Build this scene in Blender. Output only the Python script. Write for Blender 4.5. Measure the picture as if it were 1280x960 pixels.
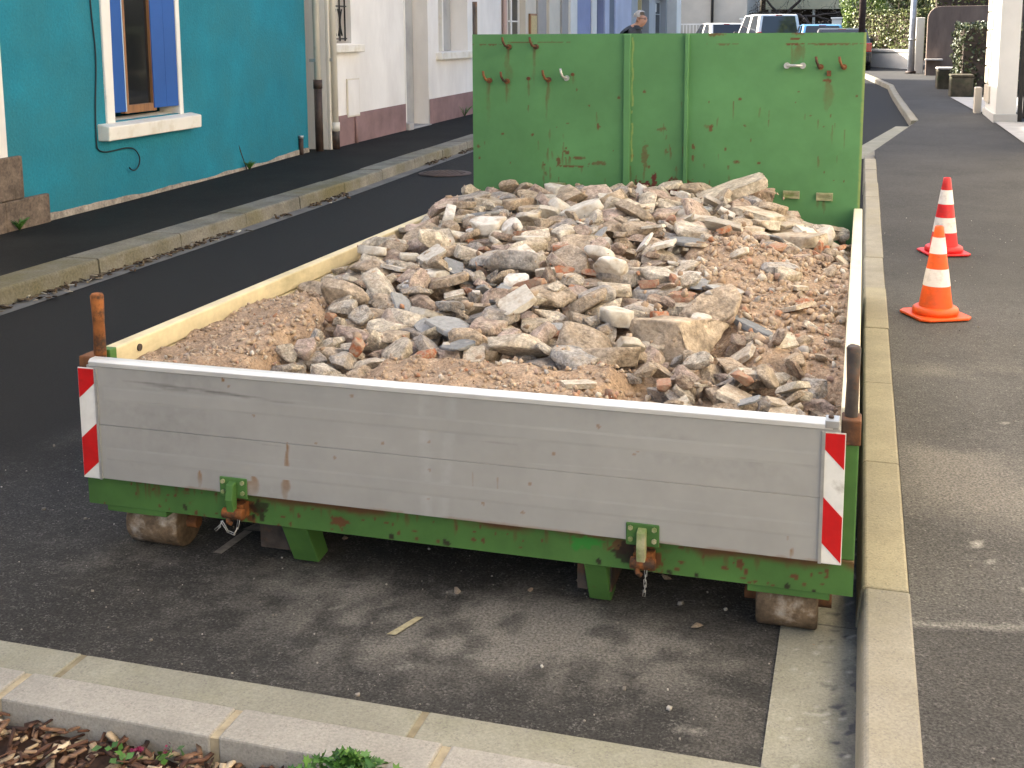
import bpy, bmesh, math, random
import numpy as np
from mathutils import Matrix, Vector, Euler, noise as mnoise
random.seed(7); rng = np.random.default_rng(7)
R = math.radians
for o in list(bpy.data.objects): bpy.data.objects.remove(o)
sc = bpy.context.scene
col = sc.collection

# ------------------------------------------------------------------ camera, light, exposure
CAM = (1.124, -2.999, 1.606); YAW, PITCH, ROLL = -0.288, 0.154, -0.005
FPX, CYPX = 1475.9, 272.1
fw = Vector((math.sin(YAW)*math.cos(PITCH), math.cos(YAW)*math.cos(PITCH), -math.sin(PITCH)))
rt = Vector((math.cos(YAW), -math.sin(YAW), 0)); up = rt.cross(fw)
r2 = rt*math.cos(ROLL) + up*math.sin(ROLL); u2 = -rt*math.sin(ROLL) + up*math.cos(ROLL)
cd = bpy.data.cameras.new('camera'); cam = bpy.data.objects.new('camera', cd); col.objects.link(cam)
mw = Matrix.Identity(4)
for i in range(3):
    mw[i][0] = r2[i]; mw[i][1] = u2[i]; mw[i][2] = -fw[i]; mw[i][3] = CAM[i]
cam.matrix_world = mw
cd.sensor_width = 36; cd.lens = FPX/1280*36; cd.shift_y = -(480-CYPX)/1280
cd.clip_start = .05; cd.clip_end = 2000
sc.camera = cam
SUN_EL, SUN_AZ = 35.0, (-0.955, 0.297)          # the sun stands to the left, beyond the house row
w = bpy.data.worlds.new('World'); sc.world = w; w.use_nodes = True
wn = w.node_tree; bg = wn.nodes['Background']
sky = wn.nodes.new('ShaderNodeTexSky'); sky.sky_type = 'NISHITA'; sky.sun_disc = False
sky.sun_elevation = R(SUN_EL); sky.sun_rotation = math.atan2(SUN_AZ[0], SUN_AZ[1])
sky.air_density = 0.9; sky.dust_density = 6.0; sky.ozone_density = 0.6
wn.links.new(sky.outputs[0], bg.inputs[0]); bg.inputs[1].default_value = 0.115
sl = bpy.data.lights.new('sun', 'SUN'); sl.energy = 4.0; sl.angle = R(.55); sl.color = (1, .93, .82)
so = bpy.data.objects.new('sun', sl); col.objects.link(so)
sdir = Vector((SUN_AZ[0]*math.cos(R(SUN_EL)), SUN_AZ[1]*math.cos(R(SUN_EL)), math.sin(R(SUN_EL))))
so.rotation_euler = sdir.to_track_quat('Z', 'Y').to_euler(); so.location = (-20, 8, 18)
vs = sc.view_settings; vs.view_transform = 'Standard'; vs.look = 'None'; vs.gamma = 1; vs.exposure = 2.2
vs.use_white_balance = True; vs.white_balance_temperature = 6500; vs.white_balance_tint = 8
sc.cycles.max_bounces = 8; sc.cycles.diffuse_bounces = 5; sc.cycles.use_denoising = True
sc.cycles.sample_clamp_indirect = 8

# ------------------------------------------------------------------ helpers
def zg(y):
    if y < 5: return 0.
    if y < 9: return .0135*(y-5)**2/8
    return .0135*(y-7)

def vnoise(x, y, seed=0):
    x = np.asarray(x, float); y = np.asarray(y, float)
    xi = np.floor(x).astype(np.int64); yi = np.floor(y).astype(np.int64); xf = x-xi; yf = y-yi
    def h(a, b):
        n = (a*374761393 + b*668265263 + seed*1274126177) & 0xffffffff
        n = ((n ^ (n >> 13))*1274126177) & 0xffffffff
        return ((n ^ (n >> 16)) & 0xffff)/65535.
    u = xf*xf*(3-2*xf); v = yf*yf*(3-2*yf)
    return (h(xi, yi)*(1-u)+h(xi+1, yi)*u)*(1-v) + (h(xi, yi+1)*(1-u)+h(xi+1, yi+1)*u)*v
def fbm(x, y, oct=4, seed=0):
    s = 0; a = .5; t = 0
    for i in range(oct):
        s = s + a*vnoise(np.asarray(x)*2**i, np.asarray(y)*2**i, seed+i*17); t += a; a *= .5
    return s/t
def sstep(a, b, x):
    t = np.clip((np.asarray(x, float)-a)/(b-a), 0, 1); return t*t*(3-2*t)

def nd(nt, t, **kw):
    n = nt.nodes.new(t)
    for k, v in kw.items():
        if k.startswith('i_'):
            key = k[2:]; key = int(key) if key.isdigit() else key.replace('_', ' ')
            n.inputs[key].default_value = v
        else: setattr(n, k, v)
    return n
def ramp(nt, stops):
    n = nt.nodes.new('ShaderNodeValToRGB'); e = n.color_ramp.elements
    while len(e) < len(stops): e.new(.5)
    for q, (p, c) in zip(e, stops): q.position = p; q.color = (*c[:3], 1)
    return n
def c3(c): return (*c[:3], 1)

def mat(name, colr, rough=.7, var=.12, vs_=3., bump=.15, bs=80., col2=None, c2s=1.5, c2lo=.5, c2hi=.7, metallic=0., spec=.4,
        specks=None, stretch=(1, 1, 1), rand=None, island=None, wear_shade=None, coat=0., bdist=.004, alpha=None, trans=0., grain=None):
    m = bpy.data.materials.new(name); m.use_nodes = True; nt = m.node_tree; L = nt.links.new
    b = nt.nodes['Principled BSDF']; tc = nd(nt, 'ShaderNodeTexCoord'); co = tc.outputs['Object']
    if rand or island:
        oi = nd(nt, 'ShaderNodeObjectInfo'); ge = nd(nt, 'ShaderNodeNewGeometry')
        rv = oi.outputs['Random'] if rand else ge.outputs['Random Per Island']
        if rand:
            a = nd(nt, 'ShaderNodeVectorMath', operation='ADD'); mu = nd(nt, 'ShaderNodeMath', operation='MULTIPLY', i_1=37.)
            L(rv, mu.inputs[0]); L(co, a.inputs[0]); L(mu.outputs[0], a.inputs[1]); co = a.outputs[0]
    mp = nd(nt, 'ShaderNodeMapping'); mp.inputs['Scale'].default_value = stretch; L(co, mp.inputs[0]); co2 = mp.outputs[0]
    n1 = nd(nt, 'ShaderNodeTexNoise', i_Scale=vs_, i_Detail=8., i_Roughness=.62); L(co2, n1.inputs[0])
    def mixc(fac, A, B, mode='MIX'):
        x = nd(nt, 'ShaderNodeMix', data_type='RGBA', blend_type=mode)
        for v, k in ((fac, 0), (A, 6), (B, 7)):
            if isinstance(v, (tuple, list)): x.inputs[k].default_value = c3(v)
            elif isinstance(v, (int, float)): x.inputs[k].default_value = v
            else: L(v, x.inputs[k])
        return x.outputs[2]
    if rand or island:
        rp = ramp(nt, rand or island); rp.color_ramp.interpolation = 'LINEAR'; L(rv, rp.inputs[0]); base = rp.outputs[0]
    else: base = colr
    mr = nd(nt, 'ShaderNodeMapRange', i_1=.3, i_2=.7, i_3=1-var*1.6, i_4=1+var*1.6); L(n1.outputs[0], mr.inputs[0])
    cx = nd(nt, 'ShaderNodeCombineXYZ')
    for k in range(3): L(mr.outputs[0], cx.inputs[k])
    out = mixc(1., base, cx.outputs[0], 'MULTIPLY')
    if col2:
        n2 = nd(nt, 'ShaderNodeTexNoise', i_Scale=c2s, i_Detail=7., i_Roughness=.65); L(co2, n2.inputs[0])
        m2 = nd(nt, 'ShaderNodeMapRange', i_1=c2lo, i_2=c2hi); L(n2.outputs[0], m2.inputs[0]); out = mixc(m2.outputs[0], out, col2)
    if specks:
        sc_, th, colr_ = specks
        v = nd(nt, 'ShaderNodeTexVoronoi', i_Scale=sc_); L(co, v.inputs[0])
        sp = nd(nt, 'ShaderNodeSeparateColor'); L(v.outputs['Color'], sp.inputs[0])
        m3 = nd(nt, 'ShaderNodeMapRange', i_1=th, i_2=1., i_3=0., i_4=.75); L(sp.outputs[0], m3.inputs[0])
        nb_ = nd(nt, 'ShaderNodeTexNoise', i_Scale=sc_*.11, i_Detail=4.); L(co, nb_.inputs[0]); mb_ = nd(nt, 'ShaderNodeMapRange', i_1=.38, i_2=.62); L(nb_.outputs[0], mb_.inputs[0])
        mm_ = nd(nt, 'ShaderNodeMath', operation='MULTIPLY'); L(m3.outputs[0], mm_.inputs[0]); L(mb_.outputs[0], mm_.inputs[1]); out = mixc(mm_.outputs[0], out, colr_)
    if wear_shade:      # three painted-on masks: rust, primer / dirt, pale scratches, pavement shade
        at = nd(nt, 'ShaderNodeAttribute', attribute_name='wear_shade'); sp = nd(nt, 'ShaderNodeSeparateColor'); L(at.outputs['Color'], sp.inputs[0])
        for k, cc in enumerate(wear_shade):
            if cc is None: continue
            nn = nd(nt, 'ShaderNodeTexNoise', i_Scale=45., i_Detail=5.); L(co, nn.inputs[0])
            ad = nd(nt, 'ShaderNodeMath', operation='MULTIPLY_ADD', i_1=.5, i_2=-.25); L(nn.outputs[0], ad.inputs[0])
            a2 = nd(nt, 'ShaderNodeMath', operation='ADD', use_clamp=True); L(sp.outputs[k], a2.inputs[0]); L(ad.outputs[0], a2.inputs[1])
            m4 = nd(nt, 'ShaderNodeMath', operation='MULTIPLY', use_clamp=True); L(a2.outputs[0], m4.inputs[0])
            gt = nd(nt, 'ShaderNodeMapRange', i_1=.0, i_2=.12); L(sp.outputs[k], gt.inputs[0]); L(gt.outputs[0], m4.inputs[1])
            out = mixc(m4.outputs[0], out, cc)
    if grain:
        ng = nd(nt, 'ShaderNodeTexNoise', i_Scale=grain[0], i_Detail=3., i_Roughness=.7); L(co, ng.inputs[0])
        mg = nd(nt, 'ShaderNodeMapRange', i_1=.32, i_2=.68, i_3=1-grain[1], i_4=1+grain[1]); L(ng.outputs[0], mg.inputs[0]); cg = nd(nt, 'ShaderNodeCombineXYZ')
        for k in range(3): L(mg.outputs[0], cg.inputs[k])
        out = mixc(1., out, cg.outputs[0], 'MULTIPLY')
    L(out, b.inputs['Base Color'])
    b.inputs['Roughness'].default_value = rough; b.inputs['Metallic'].default_value = metallic
    b.inputs['Specular IOR Level'].default_value = spec; b.inputs['Coat Weight'].default_value = coat
    if trans: b.inputs['Transmission Weight'].default_value = trans
    if bump:
        nb = nd(nt, 'ShaderNodeTexNoise', i_Scale=bs, i_Detail=6., i_Roughness=.6); L(co2, nb.inputs[0])
        bp = nd(nt, 'ShaderNodeBump', i_Strength=bump, i_Distance=bdist); L(nb.outputs[0], bp.inputs['Height']); L(bp.outputs[0], b.inputs['Normal'])
    return m

class MB:
    def __init__(s, xf=None): s.v = []; s.f = []; s.xf = xf; s.sm = []
    def add(s, vs, fs, smooth=False):
        n = len(s.v); s.v += [tuple(v) for v in vs]; s.f += [tuple(i+n for i in f) for f in fs]; s.sm += [smooth]*len(fs); return s
    def box(s, x0, x1, y0, y1, z0, z1):
        if x0 > x1: x0, x1 = x1, x0
        if y0 > y1: y0, y1 = y1, y0
        return s.add([(x, y, z) for x in (x0, x1) for y in (y0, y1) for z in (z0, z1)],
                     [(0, 1, 3, 2), (4, 6, 7, 5), (0, 4, 5, 1), (2, 3, 7, 6), (0, 2, 6, 4), (1, 5, 7, 3)])
    def quad(s, *p): return s.add(p, [tuple(range(len(p)))])
    def prism(s, poly, a0, a1, axis=0):
        n = len(poly)
        def P(q, a): return [(a, q[0], q[1]), (q[0], a, q[1]), (q[0], q[1], a)][axis]
        ar = sum(poly[i][0]*poly[(i+1) % n][1]-poly[(i+1) % n][0]*poly[i][1] for i in range(n))
        vs = [P(q, a0) for q in poly]+[P(q, a1) for q in poly]
        return s.add(vs, [tuple(range(n)), tuple(range(2*n-1, n-1, -1))]+[(i, n+i, n+(i+1) % n, (i+1) % n) for i in range(n)])
    def tube(s, pts, r, n=10, cap=True):
        pts = [Vector(p) for p in pts]; rr = r if isinstance(r, (list, tuple)) else [r]*len(pts); vs = []; fs = []
        prev = None
        for i, p in enumerate(pts):
            t = (pts[min(i+1, len(pts)-1)]-pts[max(i-1, 0)]).normalized()
            a = Vector((0, 0, 1)) if abs(t.z) < .9 else Vector((1, 0, 0))
            if prev is not None: a = prev
            x = (a - t*a.dot(t)).normalized(); y = t.cross(x); prev = x
            vs += [p + (x*math.cos(k*2*math.pi/n)+y*math.sin(k*2*math.pi/n))*rr[i] for k in range(n)]
        for i in range(len(pts)-1): fs += [(i*n+k, i*n+(k+1) % n, (i+1)*n+(k+1) % n, (i+1)*n+k) for k in range(n)]
        s.add(vs, fs, True)
        if cap: s.add(vs[:n], [tuple(range(n-1, -1, -1))]); s.add(vs[-n:], [tuple(range(n))])
        return s
    def lathe(s, prof, c=(0, 0, 0), n=32):
        vs = [(c[0]+r*math.cos(k*2*math.pi/n), c[1]+r*math.sin(k*2*math.pi/n), c[2]+z) for r, z in prof for k in range(n)]
        fs = [(i*n+k, i*n+(k+1) % n, (i+1)*n+(k+1) % n, (i+1)*n+k) for i in range(len(prof)-1) for k in range(n)]
        return s.add(vs, fs, True)
    def build(s, name, m, parent=None, bevel=0., segs=2, fixn=True):
        vs = [s.xf(*v) for v in s.v] if s.xf else s.v
        me = bpy.data.meshes.new(name); me.from_pydata(vs, [], s.f); me.polygons.foreach_set('use_smooth', s.sm)
        if fixn and len(s.f) < 20000:
            bm = bmesh.new(); bm.from_mesh(me); bmesh.ops.remove_doubles(bm, verts=bm.verts, dist=1e-5); bmesh.ops.recalc_face_normals(bm, faces=bm.faces); bm.to_mesh(me); bm.free()
        return link(name, me, m, parent, bevel, segs)
def link(name, me, m, parent=None, bevel=0., segs=2):
    o = bpy.data.objects.new(name, me); col.objects.link(o)
    if m and not me.materials: me.materials.append(m)
    if parent is not None: setp(o, parent)
    if bevel:
        b = o.modifiers.new('bevel', 'BEVEL'); b.width = bevel; b.segments = segs; b.limit_method = 'ANGLE'; b.angle_limit = R(40)
    return o
WM = {}
def wmat(o):
    if o.name in WM: return WM[o.name]
    return Matrix.Identity(4) if o.parent is None and o.type == 'MESH' else Matrix.LocRotScale(o.location, o.rotation_euler, o.scale)
def setp(o, p):
    o.parent = p
    M = wmat(p) if p.parent is None else Matrix.Identity(4)
    o.matrix_parent_inverse = M.inverted() if p.parent is None else Matrix.Identity(4)
    if p.parent is not None:      # part of a part: both meshes live in world coordinates
        o.matrix_parent_inverse = Matrix.Identity(4)
def thing(name, label, cat, loc=(0, 0, 0), group=None):
    o = bpy.data.objects.new(name, None); col.objects.link(o); o.location = loc; o.empty_display_size = .2
    return tag(o, label, cat, group)
def tag(o, label, cat, group=None):
    o['label'] = label; o['category'] = cat
    if group: o['group'] = group
    return o
def struct(o): o['kind'] = 'structure'; return o
def stuff(o, label=None, cat=None):
    o['kind'] = 'stuff'
    if label: o['label'] = label; o['category'] = cat
    return o
def mesh_np(name, V, F, m, parent=None, smooth=False):
    me = bpy.data.meshes.new(name); V = np.asarray(V, np.float32); F = np.asarray(F, np.int32); k = F.shape[1]
    me.vertices.add(len(V)); me.vertices.foreach_set('co', V.ravel()); me.loops.add(F.size); me.loops.foreach_set('vertex_index', F.ravel())
    me.polygons.add(len(F)); me.polygons.foreach_set('loop_start', np.arange(0, F.size, k, dtype=np.int32))
    me.update(calc_edges=True); me.validate()
    if smooth: me.polygons.foreach_set('use_smooth', [True]*len(me.polygons))
    return link(name, me, m, parent)
def set_wear_shade(me, rgb):
    a = me.attributes.new('wear_shade', 'FLOAT_COLOR', 'POINT'); n = len(me.vertices)
    d = np.ones((n, 4), np.float32); d[:, :3] = rgb; a.data.foreach_set('color', d.ravel())
def grid_face(P0, U, Vv, nu, nv):
    """vertices of a flat grid: P0 + a U + b V"""
    a, b = np.meshgrid(np.linspace(0, 1, nu+1), np.linspace(0, 1, nv+1)); a = a.ravel(); b = b.ravel()
    V = np.array(P0)[None]+a[:, None]*np.array(U)[None]+b[:, None]*np.array(Vv)[None]
    i = np.arange(nu*nv); r = i//nu; c = i % nu; s = r*(nu+1)+c
    return V, np.stack([s, s+1, s+nu+2, s+nu+1], 1)
def panel(name, x0, x1, y, z0, z1, thick, step, wearfn, m, parent):
    """upright plate facing -Y with a fine front grid that carries the wear masks"""
    nu = max(2, int((x1-x0)/step)); nv = max(2, int((z1-z0)/step))
    V, F = grid_face((x0, y, z0), (x1-x0, 0, 0), (0, 0, z1-z0), nu, nv); n = len(V)
    rgb = wearfn(V[:, 0], V[:, 2])
    bv = [(x0, y+thick, z0), (x1, y+thick, z0), (x1, y+thick, z1), (x0, y+thick, z1)]
    V = np.vstack([V, bv]); i0, i1, i3, i2 = 0, nu, nv*(nu+1), nv*(nu+1)+nu
    F2 = [(n, n+3, n+2, n+1), (i0, n, n+1, i1), (i3, i2, n+2, n+3), (i0, i3, n+3, n), (i1, n+1, n+2, i2)]
    F = np.vstack([F, np.array(F2)])
    o = mesh_np(name, V, F, m, parent); set_wear_shade(o.data, np.vstack([rgb, np.zeros((4, 3))])); return o
def spots(x, z, lst, seed=3):
    """sum of soft-edged ragged blobs (cx, cz, rx, rz, strength)"""
    o = np.zeros_like(x); nz = (fbm(x*75, z*75, 4, seed)-.5)*1.7
    for cx, cz, rx, rz, st in lst:
        d = np.sqrt(((x-cx)/rx)**2+((z-cz)/rz)**2); o = np.maximum(o, st*sstep(1.05, .8, d+nz))
    return o
def drips(x, z, lst):
    """narrow stains that start at (cx, cz) and fade downwards over a length"""
    o = np.zeros_like(x)
    for cx, cz, wd, ln, st in lst:
        t = (cz-z)/ln; wob = (fbm(z*14+cx*91, z*0+cx*13, 3, 5)-.5)*wd*1.5
        o = np.maximum(o, st*np.where((t >= 0) & (t <= 1), (1-t)**.6, 0)*sstep(1., .35, np.abs(x-cx-wob)/(wd*(.15+np.clip(np.sin(np.clip(t, 0, 1)*3.1)*.85, 0, 1)*(.45+1.1*fbm(z*30+cx*7, z*0, 3, 11))))))
    return o

# ------------------------------------------------------------------ materials
M = {}
M['green'] = mat('green_paint', (.080, .215, .082), .55, .10, 2.2, .10, 35, col2=(.068, .19, .066), c2s=3., c2lo=.5, c2hi=.8, wear_shade=((.11, .042, .016), (.10, .02, .014), (.40, .42, .12)), spec=.35)
M['green2'] = mat('green_frame_paint', (.062, .150, .036), .55, .15, 4., .15, 40, col2=(.12, .05, .02), c2s=7., c2lo=.66, c2hi=.72, wear_shade=((.11, .045, .018), (.02, .012, .008), (.03, .20, .03)), spec=.35)
M['alu'] = mat('dull_aluminium', (.365, .36, .342), .5, .04, 1.5, .05, 30, metallic=.2, wear_shade=((.25, .13, .045), (.17, .165, .155), (.50, .51, .51)), grain=(7., .05), stretch=(.6, 1, 1.6))
M['alu_rim'] = mat('bare_aluminium', (.70, .70, .68), .38, .1, 8., .05, 50, metallic=.35, stretch=(.3, 1, 1))
M['cream'] = mat('cream_board', (.66, .57, .37), .6, .10, 2.5, .1, 40, col2=(.27, .235, .12), c2s=2.6, c2lo=.5, c2hi=.78, grain=(14., .10), stretch=(1, .35, 1.5))
M['creampale'] = mat('pale_board', (.72, .66, .50), .6, .10, 2.5, .1, 40, col2=(.40, .30, .17), c2s=3., c2lo=.6, c2hi=.9, stretch=(1, .4, 1.5))
M['rust'] = mat('rusty_steel', (.16, .065, .025), .8, .35, 14., .4, 90, col2=(.05, .03, .022), c2s=9., c2lo=.45, c2hi=.6)
M['rustorange'] = mat('orange_rust', (.20, .068, .016), .85, .4, 22., .6, 90, col2=(.045, .024, .014), c2s=20., c2lo=.44, c2hi=.58)
M['roller'] = mat('worn_roller_steel', (.15, .105, .066), .75, .4, 9., .5, 50, col2=(.40, .36, .31), c2s=9., c2lo=.54, c2hi=.68, grain=(50., .3))
M['refred'] = mat('reflective_red', (.50, .008, .010), .35, .08, 20., .03, 200, col2=(.3, .01, .01), c2s=12., c2lo=.6, c2hi=.8)
M['refwhite'] = mat('reflective_white', (.72, .71, .67), .4, .06, 20., .03, 200, col2=(.45, .43, .38), c2s=9., c2lo=.6, c2hi=.72)
M['steel'] = mat('galvanised_steel', (.50, .50, .49), .4, .1, 20., .05, 90, metallic=.7)
M['darksteel'] = mat('dark_steel', (.05, .04, .035), .6, .3, 20., .2, 90, col2=(.14, .06, .025), c2s=12., c2lo=.5, c2hi=.7)

def asphalt(name, a, dustc, speck=.72, sp_col=(.30, .28, .26), sscale=210.):
    m = mat(name, a, .85, .18, 1.3, .55, 190., specks=(sscale, speck, sp_col), wear_shade=(dustc, (.36, .34, .30), (.0125, .0125, .0128)), spec=.3, bdist=.010, grain=(125., .6))
    return m
M['road'] = asphalt('bay_asphalt', (.036, .0345, .032), (.21, .195, .172), .62, (.15, .142, .13))
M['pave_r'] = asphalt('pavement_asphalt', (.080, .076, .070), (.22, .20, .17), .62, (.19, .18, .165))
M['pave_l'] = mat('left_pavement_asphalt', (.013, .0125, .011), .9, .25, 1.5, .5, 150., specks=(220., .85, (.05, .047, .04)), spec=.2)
M['conc'] = mat('kerb_concrete', (.26, .238, .19), .85, .16, 2.5, .35, 70., col2=(.235, .21, .145), c2s=1.7, c2lo=.45, c2hi=.7, specks=(270., .72, (.16, .15, .13)), grain=(130., .16))
M['conc2'] = mat('kerb_concrete_lichen', (.30, .268, .185), .85, .14, 2.5, .35, 70., col2=(.26, .235, .17), c2s=1.9, c2lo=.45, c2hi=.65, specks=(270., .72, (.16, .14, .10)), grain=(130., .16))
M['conc_l'] = mat('old_kerb_concrete', (.215, .20, .165), .9, .22, 3., .5, 60., col2=(.15, .13, .065), c2s=1.1, c2lo=.45, c2hi=.68, grain=(60., .25))
M['slab'] = mat('gutter_concrete', (.27, .26, .205), .85, .10, 4., .35, 90., col2=(.225, .22, .15), c2s=2.2, c2lo=.48, c2hi=.7, specks=(270., .72, (.17, .16, .14)), grain=(130., .16))
M['slab2'] = mat('edging_concrete', (.33, .31, .27), .85, .08, 4., .3, 90., specks=(270., .72, (.22, .20, .18)), grain=(130., .16))
M['mortar'] = mat('mortar', (.39, .325, .215), .95, .2, 20., .5, 100.)
M['mortar_d'] = mat('old_mortar', (.26, .22, .14), .95, .2, 20., .5, 100.)
M['guttergrey'] = mat('gutter_channel', (.16, .155, .145), .9, .15, 3., .3, 90.)
M['mulch'] = mat('mulch_soil', (.05, .026, .017), .95, .4, 12., .6, 60.)

# ------------------------------------------------------------------ ground, road, pavements, kerbs
def gridlines(segs):
    out = []
    for a, b, st in segs: out += list(np.arange(a, b-1e-6, st))
    return np.array(out+[segs[-1][1]])
gx = gridlines([(-140, -20, 20), (-20, -4, 2), (-4, -1.6, .1), (-1.6, 1.2, .025), (1.2, 4, 1.4), (4, 20, 4), (20, 140, 20)])
gy = gridlines([(-40, -2, 4), (-2, -.72, .64), (-.72, -.6, .06), (-.6, 1., .025), (1., 4, .3), (4, 10, .5), (10, 70, 5), (70, 250, 20)])
X, Y = np.meshgrid(gx, gy); X = X.ravel(); Y = Y.ravel()
Z = np.array([zg(y) for y in Y]); Z = np.where(Y > 70, .0135*63, Z)
# the planting bed in the foreground lies lower than the road
Z = np.where((Y < -.70) & (X < 3), -.12, Z)
nu, nv = len(gx)-1, len(gy)-1
i = np.arange(nu*nv); s_ = (i//nu)*(nu+1)+i % nu
road = struct(mesh_np('road', np.stack([X, Y, Z], 1), np.stack([s_, s_+1, s_+nu+2, s_+nu+1], 1), M['road']))
n1 = fbm(X*2.1, Y*2.1, 5, 1); n2 = fbm(X*7, Y*7, 4, 9)
def blob(cx, cy, rx, ry): return np.exp(-(((X-cx)/rx)**2+((Y-cy)/ry)**2))
dust = (blob(.30, -.10, .34, .20)*1.0+blob(.0, -.22, .30, .14)*.75+blob(-.95, .02, .38, .2)*.45+blob(-.35, -.02, .3, .16)*.55+blob(.65, -.2, .25, .25)*.5+blob(-.5, -.35, .5, .2)*.25+blob(.9, -.4, .12, .3)*.4)
n3 = fbm(X*16, Y*16, 4, 29); dust = np.clip(dust*(.3+.7*sstep(.25, .7, n1))*(.15+1.1*sstep(.28, .72, n3))*.95, 0, .8) + .10*sstep(.45, .7, n1)*(X > -1.9)
white = np.clip(spots(X, Y, [(.06, -.36, .03, .014, .4), (.2, -.28, .02, .008, .4), (-.25, -.13, .012, .008, .45), (.03, .05, .02, .010, .4), (-.05, -.36, .015, .01, .3), (.8, -.45, .03, .010, .35)], 4), 0, 1)
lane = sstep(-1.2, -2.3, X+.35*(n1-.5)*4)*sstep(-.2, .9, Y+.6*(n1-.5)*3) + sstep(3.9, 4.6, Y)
set_wear_shade(road.data, np.stack([dust, white, np.clip(lane, 0, 1)*1.15], 1))

def path_frame(pts):
    P = [Vector((p[0], p[1])) for p in pts]; N = []
    for i in range(len(P)):
        a = (P[i]-P[i-1]).normalized() if i else None; b = (P[i+1]-P[i]).normalized() if i < len(P)-1 else None
        t = ((a or b)+(b or a)).normalized(); nrm = Vector((t.y, -t.x)); k = 1/max(.5, (nrm.dot(Vector(((a or b).y, -(a or b).x))))); N.append(nrm*k)
    return P, N
def resample(pts, step):
    out = []
    for a, b in zip(pts[:-1], pts[1:]):
        a = Vector(a); b = Vector(b); n = max(1, int((b-a).length/step))
        out += [tuple(a.lerp(b, k/n)) for k in range(n)]
    return out+[tuple(pts[-1])]
# right pavement: left edge polyline (kerb front top) and right boundary
KE = [(1.175, -4), (1.175, 12.0), (1.87, 16.6), (1.74, 22.7), (1.70, 26.7), (1.10, 32.4), (-.6, 37.0), (-4.5, 40.5)]
KW, KH = .125, .13
def pavement(name, edge, off, far_x, h, m, side):
    pts = resample(edge, .6); P, N = path_frame(pts); V = []; F = []; ncol = 7
    for p, n in zip(P, N):
        q = p+n*off*side
        for k in range(ncol):
            x = q.x+(far_x-q.x)*k/(ncol-1); V.append((x, q.y, zg(q.y)+h))
    for r in range(len(P)-1):
        for k in range(ncol-1):
            s = r*ncol+k; F.append((s, s+1, s+ncol+1, s+ncol))
    o = mesh_np(name, V, F, m); V = np.array(V); return struct(o), V
pave_r, PV = pavement('pavement_right', KE, KW-.01, 9.0, KH-.010, asphalt('far_asphalt_shaded', (.042, .040, .038), (.2, .18, .15), .6, (.09, .085, .08)), 1)  # asphalt colour darkened to stand for the shade further up the pavement
# finer strip of the right pavement near the camera, laid over the sheet, with dusty patches
V, F = grid_face((1.2965, -2, KH-.003), (1.9, 0, 0), (0, 8, 0), 76, 320); V[:, 2] += [zg(y) for y in V[:, 1]]
x, y = V[:, 0], V[:, 1]; q1 = fbm(x*1.7, y*1.7, 5, 21)
X, Y = x, y
pd = .7*np.clip((blob(1.47, 1.25, .13, .3)*1.0+blob(1.5, 2.4, .3, .12)*.5+blob(1.62, .9, .3, .2)*.5+blob(1.9, 2.2, .3, .3)*.4)*sstep(.35, .62, q1)*1.2+.14*sstep(.42, .7, q1), 0, .8)
pw = spots(x, y, [(1.49, .52, .012, .02, .8), (1.52, .4, .014, .01, .6), (1.60, .25, .012, .01, .5), (1.7, 1.7, .02, .01, .6)], 8)
pw = np.maximum(pw, .45*sstep(.02, .004, np.abs(y-(-.02+.06*(x-1.3)+.02*np.sin(x*9)))))
patch_shade = sstep(-.02, -.05, y-.06*(x-1.3)-.02*np.sin(x*9))*.4+.62*sstep(2.2, 6.2, y+1.5*(q1-.5))  # darker front patch, plus shade painted in towards the far end
sheet = struct(mesh_np('pavement_sheet', V, F, M['pave_r'])); set_wear_shade(sheet.data, np.stack([pd, pw, patch_shade], 1))

def kerb_run(parent, edge, wdt, hgt, stone_len, mats, side=1, base=-.05, batter=.02, start=0., joint=.007, dz=.004, rise=None):
    """a row of separate kerb stones along a polyline; edge = top front line"""
    acc = []
    for a, b in zip(edge[:-1], edge[1:]):
        a = Vector(a); b = Vector(b); L = (b-a).length; n = max(1, round(L/stone_len))
        acc += [(a.lerp(b, k/n), a.lerp(b, (k+1)/n)) for k in range(n)]
    for k, (a, b) in enumerate(acc):
        t = (b-a).normalized(); nrm = Vector((t.y, -t.x))*side; j = joint/2
        a2 = a+t*j; b2 = b-t*j; c = .012
        h = hgt if rise is None else rise((a.y+b.y)/2)
        prof = [(-batter, base), (0, h-c*1.6), (.004, h-c*.6), (c, h), (wdt-.006, h), (wdt, h-.006), (wdt, base)]
        dy, dzz = random.uniform(-.004, .004), random.uniform(-dz, dz)*.6
        V = []; m_ = 3
        for r in range(m_):
            p = a2.lerp(b2, r/(m_-1)); V += [(p.x+nrm.x*(u+dy), p.y+nrm.y*(u+dy), zg(p.y)+z+dzz) for u, z in prof]
        n = len(prof); F = [(r*n+q, r*n+(q+1) % n, (r+1)*n+(q+1) % n, (r+1)*n+q) for r in range(m_-1) for q in range(n)]
        mb = MB(); mb.add(V, F); mb.add(V[:n], [tuple(range(n-1, -1, -1))]); mb.add(V[-n:], [tuple(range(n))])
        mb.build('kerb_stone', mats[k % len(mats)] if not callable(mats) else mats(k, (a.y+b.y)/2), parent, bevel=.003, segs=1)
kerb_run(pave_r, [(1.175, y) for y in (-2.86, .14, 12.0)]+KE[2:6], KW, KH, 1.0,
         lambda k, y: M['conc2'] if .14 < y < 4.2 else M['conc'], batter=.015,
         rise=lambda y: KH if y < 11.5 else (.05 if y < 17 else .11))
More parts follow.
